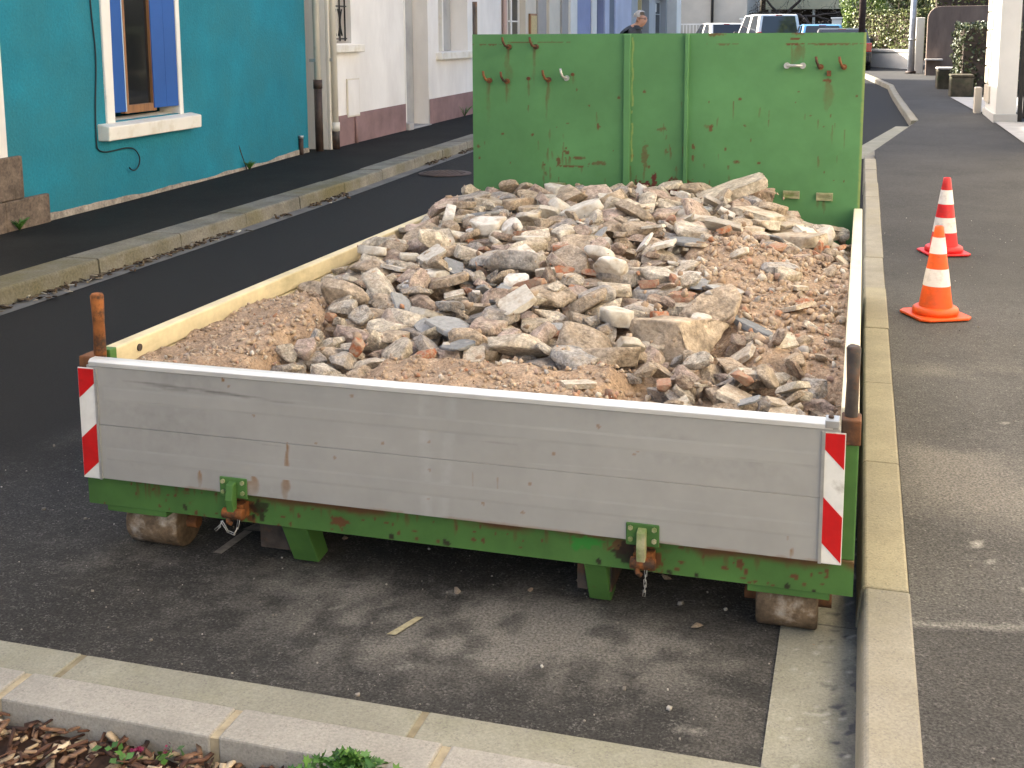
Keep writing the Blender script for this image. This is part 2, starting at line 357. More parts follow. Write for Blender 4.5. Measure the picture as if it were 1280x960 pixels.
# concrete gutter slabs along the right kerb and across the front, flush with the asphalt
def slabs(parent, name, boxes, m, z0, z1, bevel=.006):
    for x0, x1, y0, y1 in boxes: MB().box(x0, x1, y0, y1, z0, z1+random.uniform(-.0015, .0015)).build(name, m, parent, bevel=bevel, segs=2)
gut = struct(MB().box(.968, 1.19, -.68, 12, -.2, .003).build('gutter_right', M['mortar_d']))
M['slabw'] = mat('gutter_concrete_dirty', (.27, .26, .205), .85, .12, 4., .4, 90., col2=(.225, .22, .15), c2s=2.2, c2lo=.48, c2hi=.7, specks=(270., .72, (.17, .16, .14)), wear_shade=((.055, .056, .06), (.45, .43, .38), None), grain=(130., .2))
def dirty_slabs(boxes):
    for x0, x1, y0, y1 in boxes:
        V, F = grid_face((x0, y0, .007), (x1-x0, 0, 0), (0, y1-y0, 0), 18, 60); n = len(V); x, y = V[:, 0], V[:, 1]; nn = fbm(x*9, y*5, 4, 71)
        d = .9*sstep(1.10, 1.185, x+.10*(nn-.5))+.8*sstep(.66, .74, fbm(x*45, y*45, 3, 73))*sstep(1.0, 1.15, x); w = .5*sstep(.72, .8, fbm(x*60, y*60, 2, 75))
        V = np.vstack([V, [(x0, y0, -.05), (x1, y0, -.05), (x1, y1, -.05), (x0, y1, -.05)]]); a, b, c, e = 0, 18, 61*19-1, 60*19
        F = np.vstack([F, [(a, n, n+1, b), (b, n+1, n+2, c), (c, n+2, n+3, e), (e, n+3, n, a)]])
        o = mesh_np('gutter_slab', V, F, M['slabw'], gut); set_wear_shade(o.data, np.vstack([np.stack([d, w, d*0], 1), np.zeros((4, 3))]))
dirty_slabs([(.966, 1.185, a+.004, a+.996) for a in [.134+k*1.0 for k in range(0, 12)]]+[(.966, 1.185, -.556, .131)])
fr = struct(MB().box(-4, 1.3, -.80, -.552, -.2, .002).build('edging_front', M['mortar_d']))
jx = [-3.64, -2.685, -1.73, -.775, .179, 1.16]
slabs(fr, 'gutter_slab', [(a+.009, b-.009, -.681, -.553) for a, b in zip(jx[:-1], jx[1:])], M['slab'], -.1, .006, .004)
ex = [-3.45, -2.93, -2.41, -1.89, -1.36, -.84, -.245, .279, .81, 1.33]
slabs(fr, 'edging_stone', [(a+.011, b-.011, -.806, -.6835) for a, b in zip(ex[:-1], ex[1:])], M['slab2'], -.11, .020, .006)
for a in ex[1:-1]: MB().box(a-.0108, a+.0108, -.803, -.685, -.12, .013).build('mortar_joint', M['mortar'], fr)
# planting bed
V, F = grid_face((-3.5, -2.6, -.055), (6.2, 0, 0), (0, 1.82, 0), 130, 40); V[:, 2] += (fbm(V[:, 0]*6, V[:, 1]*6, 4, 2)-.5)*.05
bed = struct(mesh_np('planting_bed', V, F, M['mulch'], smooth=True))
# pale gutter strip where the kerb swings round the end of the parking bay
a, b = Vector(KE[1]), Vector(KE[2]); t = (b-a).normalized(); nn = Vector((-t.y, t.x)); V = []
for k in range(9):
    p = a.lerp(b, k/8); q = p+nn*.30*(1-.25*k/8); V += [(p.x, p.y, zg(p.y)+.012), (q.x, q.y, zg(q.y)+.009)]
struct(mesh_np('gutter_bend', V, [(2*k+1, 2*k, 2*k+2, 2*k+3) for k in range(8)], M['slab']))
# left pavement, kerb and gutter
LK = [(-3.60, -6), (-3.775, 2.7), (-3.92, 10.0), (-4.02, 18), (-4.1, 40)]
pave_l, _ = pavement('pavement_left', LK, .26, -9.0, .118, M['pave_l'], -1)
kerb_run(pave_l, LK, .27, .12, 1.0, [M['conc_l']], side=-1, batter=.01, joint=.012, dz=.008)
LG = resample(LK, 1.); V = []
for x, y in LG: V += [(x-.05, y, zg(y)+.006), (x+.135, y, zg(y)+.004)]
gl = struct(mesh_np('gutter_left', V, [(2*k, 2*k+1, 2*k+3, 2*k+2) for k in range(len(LG)-1)], M['guttergrey']))

# ------------------------------------------------------------------ small scattered stuff
def scatter_boxes(name, pos, size, ang, tilt, m, parent=None, jag=.25, zj=None):
    """many small slivers in one mesh; pos Nx3, size Nx3"""
    n = len(pos); base = np.array([(x, y, z) for x in (-.5, .5) for y in (-.5, .5) for z in (-.5, .5)])
    q = np.array([(0, 1, 3, 2), (4, 6, 7, 5), (0, 4, 5, 1), (2, 3, 7, 6), (0, 2, 6, 4), (1, 5, 7, 3)])
    V = base[None]*size[:, None]*(1+rng.uniform(-jag, jag, (n, 8, 3)))
    ct, st = np.cos(tilt), np.sin(tilt); x, y, z = V[..., 0], V[..., 1], V[..., 2]
    x, z = x*ct[:, None]-z*st[:, None], x*st[:, None]+z*ct[:, None]
    ca, sa = np.cos(ang), np.sin(ang); x, y = x*ca[:, None]-y*sa[:, None], x*sa[:, None]+y*ca[:, None]
    V = np.stack([x, y, z], -1)+pos[:, None]
    F = q[None]+8*np.arange(n)[:, None, None]
    return mesh_np(name, V.reshape(-1, 3), F.reshape(-1, 4), m, parent)
M['chips'] = mat('bark_chips', (.2, .1, .05), .9, .2, 30., .3, 90., island=[(0, (.035, .016, .011)), (.3, (.09, .042, .026)), (.55, (.17, .085, .05)), (.75, (.25, .15, .09)), (.88, (.42, .31, .19)), (1, (.60, .50, .36))])
n = 9000
p = np.stack([rng.uniform(-2.2, 1.6, n), -.80-rng.uniform(.015, .9, n)**1.1, -.042+rng.uniform(-.01, .026, n)], 1)
stuff(scatter_boxes('bark_mulch', p, np.stack([rng.uniform(.012, .055, n), rng.uniform(.004, .016, n), rng.uniform(.002, .006, n)], 1), rng.uniform(0, 6.3, n), rng.normal(0, .3, n), M['chips']),
      'brown and pale bark chips covering the planting bed', 'mulch')
M['litter'] = mat('leaf_litter', (.1, .06, .03), .9, .2, 30., .2, 90., island=[(0, (.03, .02, .012)), (.5, (.09, .055, .03)), (.8, (.16, .12, .07)), (.93, (.30, .26, .2)), (1, (.65, .62, .55))])
n = 1500; t = rng.uniform(-2, 19, n); lx = np.interp(t, [-6, 2.7, 10, 18], [-3.60, -3.775, -3.92, -4.02])
dens = fbm(t*1.1, t*0, 3, 3) > .42; t = t[dens]; lx = lx[dens]; n = len(t)
p = np.stack([lx+np.abs(rng.normal(.0, .055, n))+.012, t, np.array([zg(a) for a in t])+.012+rng.uniform(0, .012, n)], 1)
stuff(scatter_boxes('leaf_litter', p, np.stack([rng.uniform(.015, .06, n), rng.uniform(.01, .03, n), rng.uniform(.002, .006, n)], 1), rng.uniform(0, 6.3, n), rng.normal(0, .3, n), M['litter']),
      'dead leaves and grit gathered in the left gutter', 'litter')
M['grit'] = mat('grit', (.3, .3, .3), .9, .1, 30., 0, island=[(0, (.10, .09, .08)), (.5, (.20, .18, .155)), (.85, (.33, .30, .26)), (1, (.55, .52, .47))])
n = 420; px = rng.uniform(-2, 1.15, n); py = rng.uniform(-.53, .9, n)
p2 = np.stack([rng.uniform(1.32, 2.4, 320), rng.uniform(-1, 7, 320), np.full(320, KH)], 1); p2[:, 2] += [zg(a) for a in p2[:, 1]]
p = np.vstack([np.stack([px, py, np.zeros(n)], 1), p2]); n = len(p); s = rng.uniform(.0015, .0045, n)*(1+1.4*(rng.uniform(0, 1, n) > .96)); p[:, 2] += s*.4
stuff(scatter_boxes('grit', p, np.stack([s*1.2, s, s*.8], 1), rng.uniform(0, 6.3, n), rng.normal(0, .3, n), M['grit']), 'scattered grit and crumbs on the asphalt', 'grit')
# faded parking mark on the bay: a narrow bar ending in a patch
M['mark'] = mat('faded_marking', (.22, .20, .175), .9, .25, 30., .4, 150.)
mk = MB(); mk.quad((-.775, .09, .004), (-.745, .09, .004), (-.735, .27, .004), (-.765, .27, .004)); mk.quad((-.775, .274, .004), (-.59, .274, .004), (-.56, .40, .004), (-.73, .40, .004))
tag(mk.build('road_marking', M['mark']), 'faded pale corner mark painted on the asphalt under the tailgate', 'road marking')
mk = MB(); mk.quad((-.055, -.235, .004), (-.03, -.232, .004), (.008, -.118, .004), (-.012, -.122, .004))
tag(mk.build('paint_mark', mat('yellow_scrape', (.40, .35, .22), .9, .2, 60., .2, 100.)), 'short pale yellow scrape on the asphalt of the bay', 'paint mark')
M['iron'] = mat('cast_iron', (.075, .05, .042), .7, .3, 20., .5, 60.)
mh = MB(); mh.lathe([(0, .010), (.27, .010), (.275, .006), (.30, .006), (.305, 0)], (-3.42, 9.65, zg(9.65)+.004), 40)
for k in range(-4, 5):
    for j in range(-4, 5):
        if k*k+j*j < 18: mh.box(-3.42+k*.055-.015, -3.42+k*.055+.015, 9.65+j*.055-.015, 9.65+j*.055+.015, zg(9.65)+.012, zg(9.65)+.018)
tag(mh.build('manhole_cover', M['iron']), 'round brown iron manhole cover in the street by the left gutter', 'manhole cover')

# ------------------------------------------------------------------ the container
HT, ZB1, ZB0, HW, L = .635, .258, .163, 1.607, 3.80
ct = thing('rubble_container', 'green steel flatbed container with grey tailgate and cream side boards, loaded with rubble', 'container', (0, 1.9, 0))
# front bulkhead of the container
hooks = [(-1.036, 1.346, 0), (-.926, 1.342, 1), (-.669, 1.352, 0), (-.914, 1.545, 0), (-.747, 1.545, 0)]
def wall_wear(x, z):
    d = []
    for hx, hz, _ in hooks: d.append((hx+.005, hz, .012, .16, .75))
    d += [(-.782, 1.345, .010, .12, .7), (-.513, 1.37, .012, .06, .5), (-.669, 1.33, .010, .25, .7), (-1.04, 1.33, .02, .28, .3), (.759, 1.55, .035, .12, .6), (.80, 1.54, .012, .1, .5), (.74, 1.54, .01, .14, .5), (.941, 1.36, .03, .2, .55), (-.914, 1.53, .03, .35, .35), (-.747, 1.53, .012, .25, .4), (.943, .69, .012, .1, .7), (.90, .69, .01, .07, .6)]
    for k in range(26):
        d.append((random.uniform(-1.1, 1.1), random.uniform(.75, 1.25), random.uniform(.004, .009), random.uniform(.03, .12), random.uniform(.35, .85)))
    for k in range(40):
        d.append((random.choice([random.uniform(-.7, -.45), random.uniform(-.2, .2), random.uniform(.05, .45)]), random.uniform(.72, .98), random.uniform(.004, .012), random.uniform(.03, .1), random.uniform(.5, .95)))
    ru = drips(x, z, d)
    sp = [(random.uniform(-1.1, 1.1), random.uniform(.7, 1.3), random.uniform(.004, .011), random.uniform(.004, .010), .9) for k in range(34)]
    sp += [(-.52, .83, .09, .006, .9), (-.60, .86, .012, .03, .9), (-.49, .88, .05, .008, .85), (-.55, .91, .018, .012, .9), (-.36, .85, .05, .012, .7), (.02, 1.06, .03, .012, .6), (.30, 1.07, .012, .02, .9), (-.36, 1.07, .011, .018, .9), (.20, .96, .008, .025, .9), (.2, .9, .008, .02, .9), (.45, .88, .02, .008, .7), (-.08, .90, .02, .08, .6), (.17, .74, .05, .03, .8), (.28, 1.08, .02, .008, .5), (.759, 1.575, .035, .006, 1.), (.759, 1.545, .045, .007, 1.), (.941, 1.345, .03, .010, 1.), (.92, 1.545, .17, .005, .8), (.37, 1.545, .07, .005, .6), (-1.02, 1.545, .12, .004, .8), (-.83, 1.56, .1, .004, .85), (-.65, 1.56, .1, .004, .6), (.3, 1.6, .05, .01, .8), (.78, 1.602, .05, .008, .8)]
    ru = np.maximum(ru, spots(x, z, sp, 31))
    pr = spots(x, z, [(-.10, .71, .075, .045, 1.), (-.025, .75, .016, .06, 1.), (.09, .72, .06, .05, 1.), (-.16, .70, .03, .04, 1.), (.03, .70, .05, .035, 1.), (.13, .70, .03, .04, 1.)], 33)
    sc_ = .5*sstep(.006, .002, np.abs(x+.158+.003*np.sin(z*40)))*(fbm(z*8, z*0, 3, 2) > .42) + .45*sstep(.01, .004, np.abs(x-1.128))
    return np.stack([ru, pr, sc_], 1)
bw = panel('front_wall', -1.133, 1.133, L, .20, HW, .05, .006, wall_wear, M['green'], ct)
MB().box(-.206, -.166, L-.028, L-.001, .22, HW-.002).build('rib', M['green'], bw, bevel=.004)
MB().box(.148, .170, L-.035, L-.001, .22, HW-.002).build('rib', M['green'], bw, bevel=.004)
def hook(x, z, kind):
    mb = MB(); mb.tube([(x+.012, L, z-.012), (x+.012, L-.02, z-.012)], .016, 12)
    mb.tube([(x+.012, L-.018, z-.012), (x, L-.05, z-.005), (x-.010, L-.058, z+.02), (x-.014, L-.055, z+.045)], .0075, 8)
    mb.build('hook', M['steel'] if kind == 2 else M['rust'], bw)
for h in hooks: hook(*h)
hook(-.56, 1.362, 2); hook(.885, 1.432, 0); hook(1.009, 1.432, 0)
hd = MB(); hd.tube([(.715, L-.03, 1.427), (.80, L-.03, 1.427)], .008, 10); hd.tube([(.715, L, 1.427), (.715, L-.035, 1.427)], .017, 12); hd.tube([(.80, L, 1.427), (.80, L-.035, 1.427)], .017, 12)
hd.build('handle', M['steel'], bw)
MB().tube([(-.782, L, 1.347), (-.782, L-.015, 1.347)], .011, 8).build('bolt', M['rust'], bw)
MB().tube([(-.513, L, 1.372), (-.513, L-.012, 1.372)], .010, 8).build('bolt', M['rust'], bw)
MB().box(.93, .953, L-.02, L, 1.37, 1.40).build('bolt', M['rust'], bw)
M['plate'] = mat('scuffed_plate', (.35, .33, .20), .6, .2, 20., .2, 60., col2=(.16, .22, .07), c2s=14., c2lo=.45, c2hi=.65)
for a, b, z in ((.715, .805, .703), (.897, .987, .697), (-.655, -.555, .708)):
    pl = MB(); pl.box(a, b, L-.014, L-.002, z-.022, z+.022); pl.box(a+.008, b-.008, L-.022, L-.014, z+.010, z+.020); pl.box(a+.008, b-.008, L-.022, L-.014, z-.020, z-.010); pl.box(a, a+.008, L-.022, L-.014, z-.022, z+.022); pl.box(b-.008, b, L-.022, L-.014, z-.022, z+.022)
    pl.build('tie_plate', M['plate'], bw)
# base frame, floor and rollers
fl = MB(); fl.box(-1.12, 1.12, .06, L-.01, .19, .235).build('floor', M['darksteel'], ct)
for x0, x1 in ((-1.15, -1.09), (1.09, 1.15)): MB().box(x0, x1, .062, L+.04, ZB0, ZB1-.004).build('side_beam', M['green2'], ct, bevel=.004)
for x in (-.55, .45): MB().box(x-.05, x+.05, .08, L, .05, .188).build('skid_rail', M['darksteel'], ct)
def beam_wear(x, z):
    top = sstep(.030, .0, ZB1-z+(fbm(x*9, z*20, 4, 5)-.5)*.06)*.95*sstep(-.85, -.55, x)
    sp = [(random.uniform(-1.1, 1.1), random.uniform(ZB0, ZB1), random.uniform(.0025, .007), random.uniform(.0025, .007), 1.) for k in range(90)]
    sp += [(-.614, .20, .05, .045, 1.), (.605, .20, .045, .045, 1.), (.56, .225, .05, .02, .9), (-.30, .20, .03, .014, 1.), (.86, .215, .010, .014, 1.), (.82, .20, .010, .007, 1.), (1.0, .2, .01, .008, 1.)]
    d = [(random.uniform(-1., 1.1), ZB1, random.uniform(.004, .010), random.uniform(.03, .07), .8) for k in range(40)]
    drk = spots(x, z, [(.56, .21, .035, .03, .9), (-.56, .215, .03, .02, .8)]+[(random.uniform(-1, 1.1), random.uniform(ZB0, .19), .007, .009, .9) for k in range(14)], 12)
    return np.stack([np.maximum.reduce([top, spots(x, z, sp, 14), drips(x, z, d)]), drk, spots(x, z, [(.44, .228, .055, .012, 1.), (.42, .215, .03, .014, 1.)], 9)], 1)
panel('rear_beam', -1.15, 1.15, .0, ZB0, ZB1, .06, .005, beam_wear, M['green2'], ct)
for x0, x1 in ((-1.15, -1.107), (1.107, 1.15)):
    po = MB().box(x0, x1, .004, .062, ZB1+.001, HT-.012).build('corner_post', M['green2'], ct, bevel=.004)
    MB().box(x0-.004 if x0 < 0 else x0-.002, x1+.002 if x0 < 0 else x1+.004, -.004, .066, HT-.065, HT+.002).build('rust_cap', M['rust'], po, bevel=.004)
MB().box(-1.15, -1.09, .064, .10, ZB1, HT+.008).build('board_end', M['green2'], ct, bevel=.003)
for x, z1, rr, y in ((-1.103, .828, .019, .034), (1.128, .822, .017, .034)):
    mb = MB(); mb.tube([(x, y, HT-.02), (x, y, HT+.01), (x+.001, y, (HT+z1)/2), (x, y, z1-.006), (x, y, z1)], [rr*.95, rr, rr*.93, rr*1.08, rr*.85], 10)
    mb.build('stake', M['rustorange'] if x < 0 else M['darksteel'], ct)
MB().tube([(-1.122, L+.02, HW-.3), (-1.122, L+.02, 1.8)], .0155, 8).build('stake', M['darksteel'], ct)
# side boards: two planks each
for sx, mt in ((-1, M['cream']), (1, M['creampale'])):
    lower = MB().box(sx*1.102, sx*1.148, .105, L-.004, ZB1+.002, .562).build('side_board', mt, ct, bevel=.004)
    MB().box(sx*1.102, sx*1.148, .105, L-.004, .567, HT+.002).build('side_board', mt, ct, bevel=.006)
MB().tube([(-1.103, .235, .606), (-1.097, .235, .606)], .012, 12).build('bolt', M['darksteel'], ct)
for y in (.4, .75): MB().tube([(1.125, y, HT), (1.125, y, HT+.006)], .008, 8).build('bolt', M['rust'], ct)
# tailgate of two aluminium planks with a bright rim
def tg_wear(x, z):
    hz = fbm(x*2.5, z*90, 4, 41); sc_ = .5*sstep(.62, .8, hz)*sstep(.4, .6, fbm(x*1.5, z*12, 3, 44))
    for cz, a, b in ((.57, -.95, -.3), (.555, -.9, -.45), (.54, -.7, -.2), (.36, -.2, .3), (.45, .2, .7)):
        sc_ = np.maximum(sc_, .6*sstep(.004, .001, np.abs(z-cz-.012*x+.004*np.sin(x*7)))*sstep(a, a+.1, x)*sstep(b, b-.1, x))
    pw = np.maximum(.35*sstep(.03, .0, np.abs(x-.05-.1*(z-.4)))*fbm(x*30, z*6, 3, 3), .3*sstep(.03, 0, np.abs(x+.01))*fbm(x*30, z*6, 3, 6))
    ru = drips(x, z, [(-.44, .44, .010, .13, .95), (-.447, .365, .016, .12, .95), (-.73, .325, .008, .05, .9), (-.735, .32, .01, .06, .6), (-.545, .33, .02, .07, .8), (-.56, .31, .03, .05, .7), (.985, .36, .004, .05, .9), (.995, .30, .005, .04, .9), (.13, .42, .003, .1, .4), (.2, .40, .003, .08, .4)])
    ru = np.maximum(ru, spots(x, z, [(random.uniform(-1, 1), random.uniform(.28, .6), .005, .005, .6) for k in range(24)]+[(-.64, .61, .004, .006, .9)], 17))
    ru = np.maximum(ru, .5*sstep(.012, 0, z-ZB1-.004)*sstep(.4, .6, fbm(x*8, z*0, 3, 8)))
    dirt = .14*sstep(.5, .75, fbm(x*2.2, z*5, 4, 51))
    for cz, a, b, st in ((.578, -.98, -.55, .5), (.571, -.95, -.35, .45), (.560, -.97, -.80, .5), (.549, -.85, -.3, .4), (.43, -.6, -.4, .3), (.50, .1, .35, .3), (.52, .75, 1.0, .35), (.40, .5, .62, .3)):
        dirt = np.maximum(dirt, st*sstep(.0042, .001, np.abs(z-cz+.02*(x-a)+.002*np.sin(x*23)))*sstep(a, a+.12, x)*sstep(b, b-.15, x)*sstep(.3, .5, fbm(x*14, z*40, 3, 19)))
    dirt = dirt + .5*sstep(.004, .001, np.abs(z-.57-.01*np.sin(x*5)))*sstep(-1., -.9, x)*sstep(-.4, -.6, x)
    return np.stack([ru, dirt, np.maximum(sc_*.22, pw*1.5)], 1)
tg = panel('tailgate', -1.105, 1.105, -.034, ZB1+.006, .4345, .03, .0045, tg_wear, M['alu'], ct)
panel('plank', -1.105, 1.105, -.034, .4365, HT-.014, .03, .0045, tg_wear, M['alu'], tg)
for z in (.345, .535):   # rolled swellings of the extruded planks
    MB().prism([(-.0335, z-.030), (-.0344, z-.014), (-.0344, z+.014), (-.0335, z+.030)], -1.05, 1.05, 0).build('swage', M['alu']  , tg)
rim = MB(); rim.prism([(-.038, HT-.016), (-.040, HT-.002), (-.030, HT+.006), (-.004, HT+.006), (.004, HT-.002), (.002, HT-.016)], -1.095, 1.085, 0); rim.build('rim', M['alu_rim'], tg, bevel=.002)
MB().box(1.066, 1.102, -.041, .006, HT-.012, HT+.010).build('end_cap', M['steel'], tg, bevel=.003)
MB().tube([(1.08, -.02, HT+.009), (1.08, -.02, HT+.016)], .007, 6).build('bolt', M['rust'], tg)
# red and white marker plates
def chevron(x0, x1, sgn):
    z1, z0 = HT-.022, ZB1+.004; y = -.0345
    pl = MB().box(x0, x1, y-.003, y, z0, z1).build('marker_plate', M['refwhite'], tg, bevel=.001)
    H = z1-z0; wd = x1-x0; sl = .052*sgn   # band edges climb to the right (left plate) or to the left (right plate)
    def clipband(za, zb):
        def e(x, z): return z+(x-(x0+x1)/2)/wd*sl
        P = [(x0+.002, e(x0, za)), (x1-.002, e(x1, za)), (x1-.002, e(x1, zb)), (x0+.002, e(x0, zb))]
        lo, hi = z0+.003, z1-.003; out = []
        for (lim, sg) in ((lo, 1), (hi, -1)):
            Q = []
            for k in range(len(P)):
                a, b = P[k], P[(k+1) % len(P)]; ia = sg*(a[1]-lim) >= 0; ib = sg*(b[1]-lim) >= 0
                if ia: Q.append(a)
                if ia != ib: t = (lim-a[1])/(b[1]-a[1]); Q.append((a[0]+(b[0]-a[0])*t, lim))
            P = Q
        return P
    for za, zb in ((z0+H*.80, z1+.2), (z0+H*.09, z0+H*.44)):
        q = clipband(za, zb)
        MB().prism([(a, b) for a, b in q], y-.0045, y-.003, 1).build('red_band', M['refred'], pl)
    fr_ = MB(); fr_.box(x1-.004 if sgn > 0 else x0-.004, x1+.004 if sgn > 0 else x0+.004, y-.006, y+.001, z0, z1); fr_.build('plate_edge', M['steel'], pl)
chevron(-1.135, -1.073, 1); chevron(1.064, 1.118, -1)
# latches
def latch(x):
    lb = MB(); lb.box(x-.045, x+.045, -.040, -.034, .252, .315); la = lb.build('latch', M['green2'], ct, bevel=.004)
    for dx in (-.032, .032):
        for z in (.27, .302): MB().tube([(x+dx, -.040, z), (x+dx, -.046, z)], .007, 6).build('rivet', M['plate'], la)
    MB().prism([(-.040, .305), (-.062, .300), (-.070, .255), (-.060, .205), (-.040, .205)], x-.012, x+.012, 0).build('latch_arm', M['plate'] if x > 0 else M['green2'], la, bevel=.003)
    h = MB(); h.box(x-.024, x+.030, -.045, -.002, .186, .232); h.tube([(x-.03, -.05, .208), (x+.038, -.05, .208)], .016, 10); h.tube([(x-.012, -.052, .20), (x-.008, -.062, .185), (x, -.055, .178)], .008, 8); h.build('latch_hook', M['rustorange'], la, bevel=.003)
    pts = [(x+.02, -.05, .19), (x+.016, -.052, .165), (x+.004, -.052, .145), (x-.018, -.05, .150), (x-.036, -.05, .178), (x-.045, -.05, .162), (x-.058, -.05, .150)] if x < 0 else [(x+.012, -.05, .19), (x+.012, -.05, .175), (x+.010, -.05, .16), (x+.011, -.05, .145), (x+.009, -.05, .13), (x+.008, -.05, .118)]
    P = [Vector(q) for q in pts]; k = 0
    for a, b in zip(P[:-1], P[1:]):
        n_ = max(1, int((b-a).length/.014))
        for j in range(n_):
            p0 = a.lerp(b, j/n_); p1 = a.lerp(b, (j+1)/n_); t = (p1-p0); t.normalize(); sd = Vector((0, 1, 0)) if k % 2 else t.cross(Vector((0, 1, 0))); k += 1
            sd.normalize(); q0 = p0-t*.003; q1 = p1+t*.003
            MB().tube([q0+sd*.003, q1+sd*.003, q1-sd*.003, q0-sd*.003, q0+sd*.003], .0013, 5).build('chain_link', M['steel'], la)
latch(-.618); latch(.606)
for x0, x1 in ((-.50, -.415), (.43, .495)):
    MB().prism([(.012, ZB0+.004), (.10, ZB0+.004), (.17, .02), (.10, .012), (.03, ZB0-.02)], x0, x1, 0).build('skid_foot', M['green2'], ct, bevel=.004)
for x0, x1, br in ((-1.06, -.88, 1), (.90, 1.062, -1)):
    ro = MB().tube([(x0, .13, .082), (x0+.006, .13, .082), (x1-.006, .13, .082), (x1, .13, .082)], [.076, .081, .081, .076], 28).build('roller', M['roller'], ct)
    MB().box(x0-.03 if br > 0 else x0-.02, x1+.0 if br > 0 else x1+.03, .006, .25, ZB0-.022, ZB0-.001).build('roller_bracket', M['green2'], ro, bevel=.003)
    MB().tube([(x0-.035, .13, .082), (x1+.035, .13, .082)], .02, 10).build('axle', M['rust'], ro)
    MB().tube([(x0, L-.3, .082), (x1, L-.3, .082)], .081, 24).build('roller', M['roller'], ct)

# ------------------------------------------------------------------ the load: a bed of sandy fines with separate stones packed on it
GX0, GX1, GY0, GY1, GS = -1.10, 1.10, .03, 3.78, .0125
nxg = int((GX1-GX0)/GS)+1; nyg = int((GY1-GY0)/GS)+1
gxx, gyy = np.meshgrid(GX0+np.arange(nxg)*GS, GY0+np.arange(nyg)*GS)      # rows = y
def inpoly(x, y, poly, soft=.10, seed=0):
    """rough membership 0..1 with a ragged edge"""
    d = np.full(x.shape, 1e9); ins = np.zeros(x.shape, bool); n = len(poly)
    for k in range(n):
        (ax, ay), (bx, by) = poly[k], poly[(k+1) % n]
        t = np.clip(((x-ax)*(bx-ax)+(y-ay)*(by-ay))/((bx-ax)**2+(by-ay)**2), 0, 1)
        d = np.minimum(d, np.hypot(x-ax-t*(bx-ax), y-ay-t*(by-ay)))
        c = ((ay > y) != (by > y)) & (x < (bx-ax)*(y-ay)/(by-ay+1e-12)+ax); ins ^= c
    sd = np.where(ins, d, -d)+(fbm(x*6, y*6, 3, seed+3)-.5)*.18
    return sstep(-soft/2, soft/2, sd)
SA = [(-1.2, 0), (-1.2, 1.05), (-.85, 1.2), (-.66, .55), (-.58, .0)]
SB = [(-.30, 0), (-.32, .42), (-.05, .48), (.15, .42), (.48, .62), (.48, 0)]
SCc = [(.36, 2.25), (.6, 2.5), (1.2, 2.1), (1.2, .72), (.78, .72), (.72, 1.2), (.48, 1.6)]
sandA, sandB, fineC = inpoly(gxx, gyy, SA, seed=1), inpoly(gxx, gyy, SB, seed=2), inpoly(gxx, gyy, SCc, seed=5)
sand = np.maximum(sandA, sandB)
target = .597+.10*sstep(.5, 3.2, gyy)+.05*np.exp(-(gxx/.7)**2)*sstep(.2, 1.4, gyy)-.022*sstep(-.72, -1.08, gxx)*sstep(3.4, 2.4, gyy)-.15*sstep(.55, 1.05, gxx)*sstep(2.2, 3.3, gyy)-.02*sstep(.8, 1.1, gxx)
target = target + .03*sandA*np.exp(-((gxx+.75)/.2)**2)+.05*fineC*np.exp(-((gxx-.62)/.2)**2-((gyy-2.0)/.4)**2)
Hb = target-.10+.095*sand+.07*fineC*(1-sand)+(fbm(gxx*7, gyy*7, 4, 61)-.5)*.06+(fbm(gxx*28, gyy*28, 3, 62)-.5)*.022
Hg = Hb.copy()
M['bed'] = mat('sandy_fines', (.38, .275, .19), .95, .25, 14., .8, 90., col2=(.33, .225, .145), c2s=5., c2lo=.45, c2hi=.65, specks=(110., .74, (.50, .41, .31)), bdist=.014, grain=(110., .35))
i = np.arange((nxg-1)*(nyg-1)); s_ = (i//(nxg-1))*nxg+i % (nxg-1)
stuff(mesh_np('rubble_fines', np.stack([gxx.ravel(), gyy.ravel(), Hb.ravel()], 1), np.stack([s_, s_+1, s_+nxg+1, s_+nxg], 1), M['bed'], smooth=True),
      'brown sandy fines filling the gaps of the rubble load', 'rubble')

def rock_mesh(name, seed, ax, ncut=11, dmin=.55, dmax=.85, rough=.035, sub=4, box=None):
    """a quarry-faced lump: an icosphere cut by random planes, then chipped by noise"""
    r = random.Random(seed); bm = bmesh.new(); bmesh.ops.create_icosphere(bm, subdivisions=sub, radius=1)
    P = np.array([v.co for v in bm.verts]); planes = []
    if box: planes = [((s if k == 0 else 0, s if k == 1 else 0, s if k == 2 else 0), box[k]) for k in range(3) for s in (-1, 1)]
    for k in range(ncut):
        v = Vector((r.gauss(0, 1), r.gauss(0, 1), r.gauss(0, 1)*(.35 if box else 1))); v.normalize(); planes.append((tuple(v), r.uniform(dmin, dmax)))
    for nrm, d in planes:
        nrm = np.array(nrm, float); nrm += 0 if not box else np.array([r.gauss(0, .05) for _ in range(3)]); nrm /= np.linalg.norm(nrm)
        t = P@nrm-d; P = P-np.outer(np.where(t > 0, t, 0), nrm)
    off = Vector((seed*3.1, seed*1.7, 0))
    N = P/np.linalg.norm(P, axis=1)[:, None]
    disp = np.array([mnoise.fractal(Vector(p)*2.2+off, .55, 2.1, 6) for p in P])
    P = P+N*(disp*rough)[:, None]
    if box:
        e = P.max(0)-P.min(0); P = (P-(P.max(0)+P.min(0))/2)/e*2
    if not box: e = P.max(0)-P.min(0); P = (P-(P.max(0)+P.min(0))/2)/e*2
    P = P*np.array(ax)[None]/2*1.0
    for v, p in zip(bm.verts, P): v.co = p
    me = bpy.data.meshes.new(name); bm.to_mesh(me); bm.free()
    me.polygons.foreach_set('use_smooth', [True]*len(me.polygons)); me.update()
    return me, P
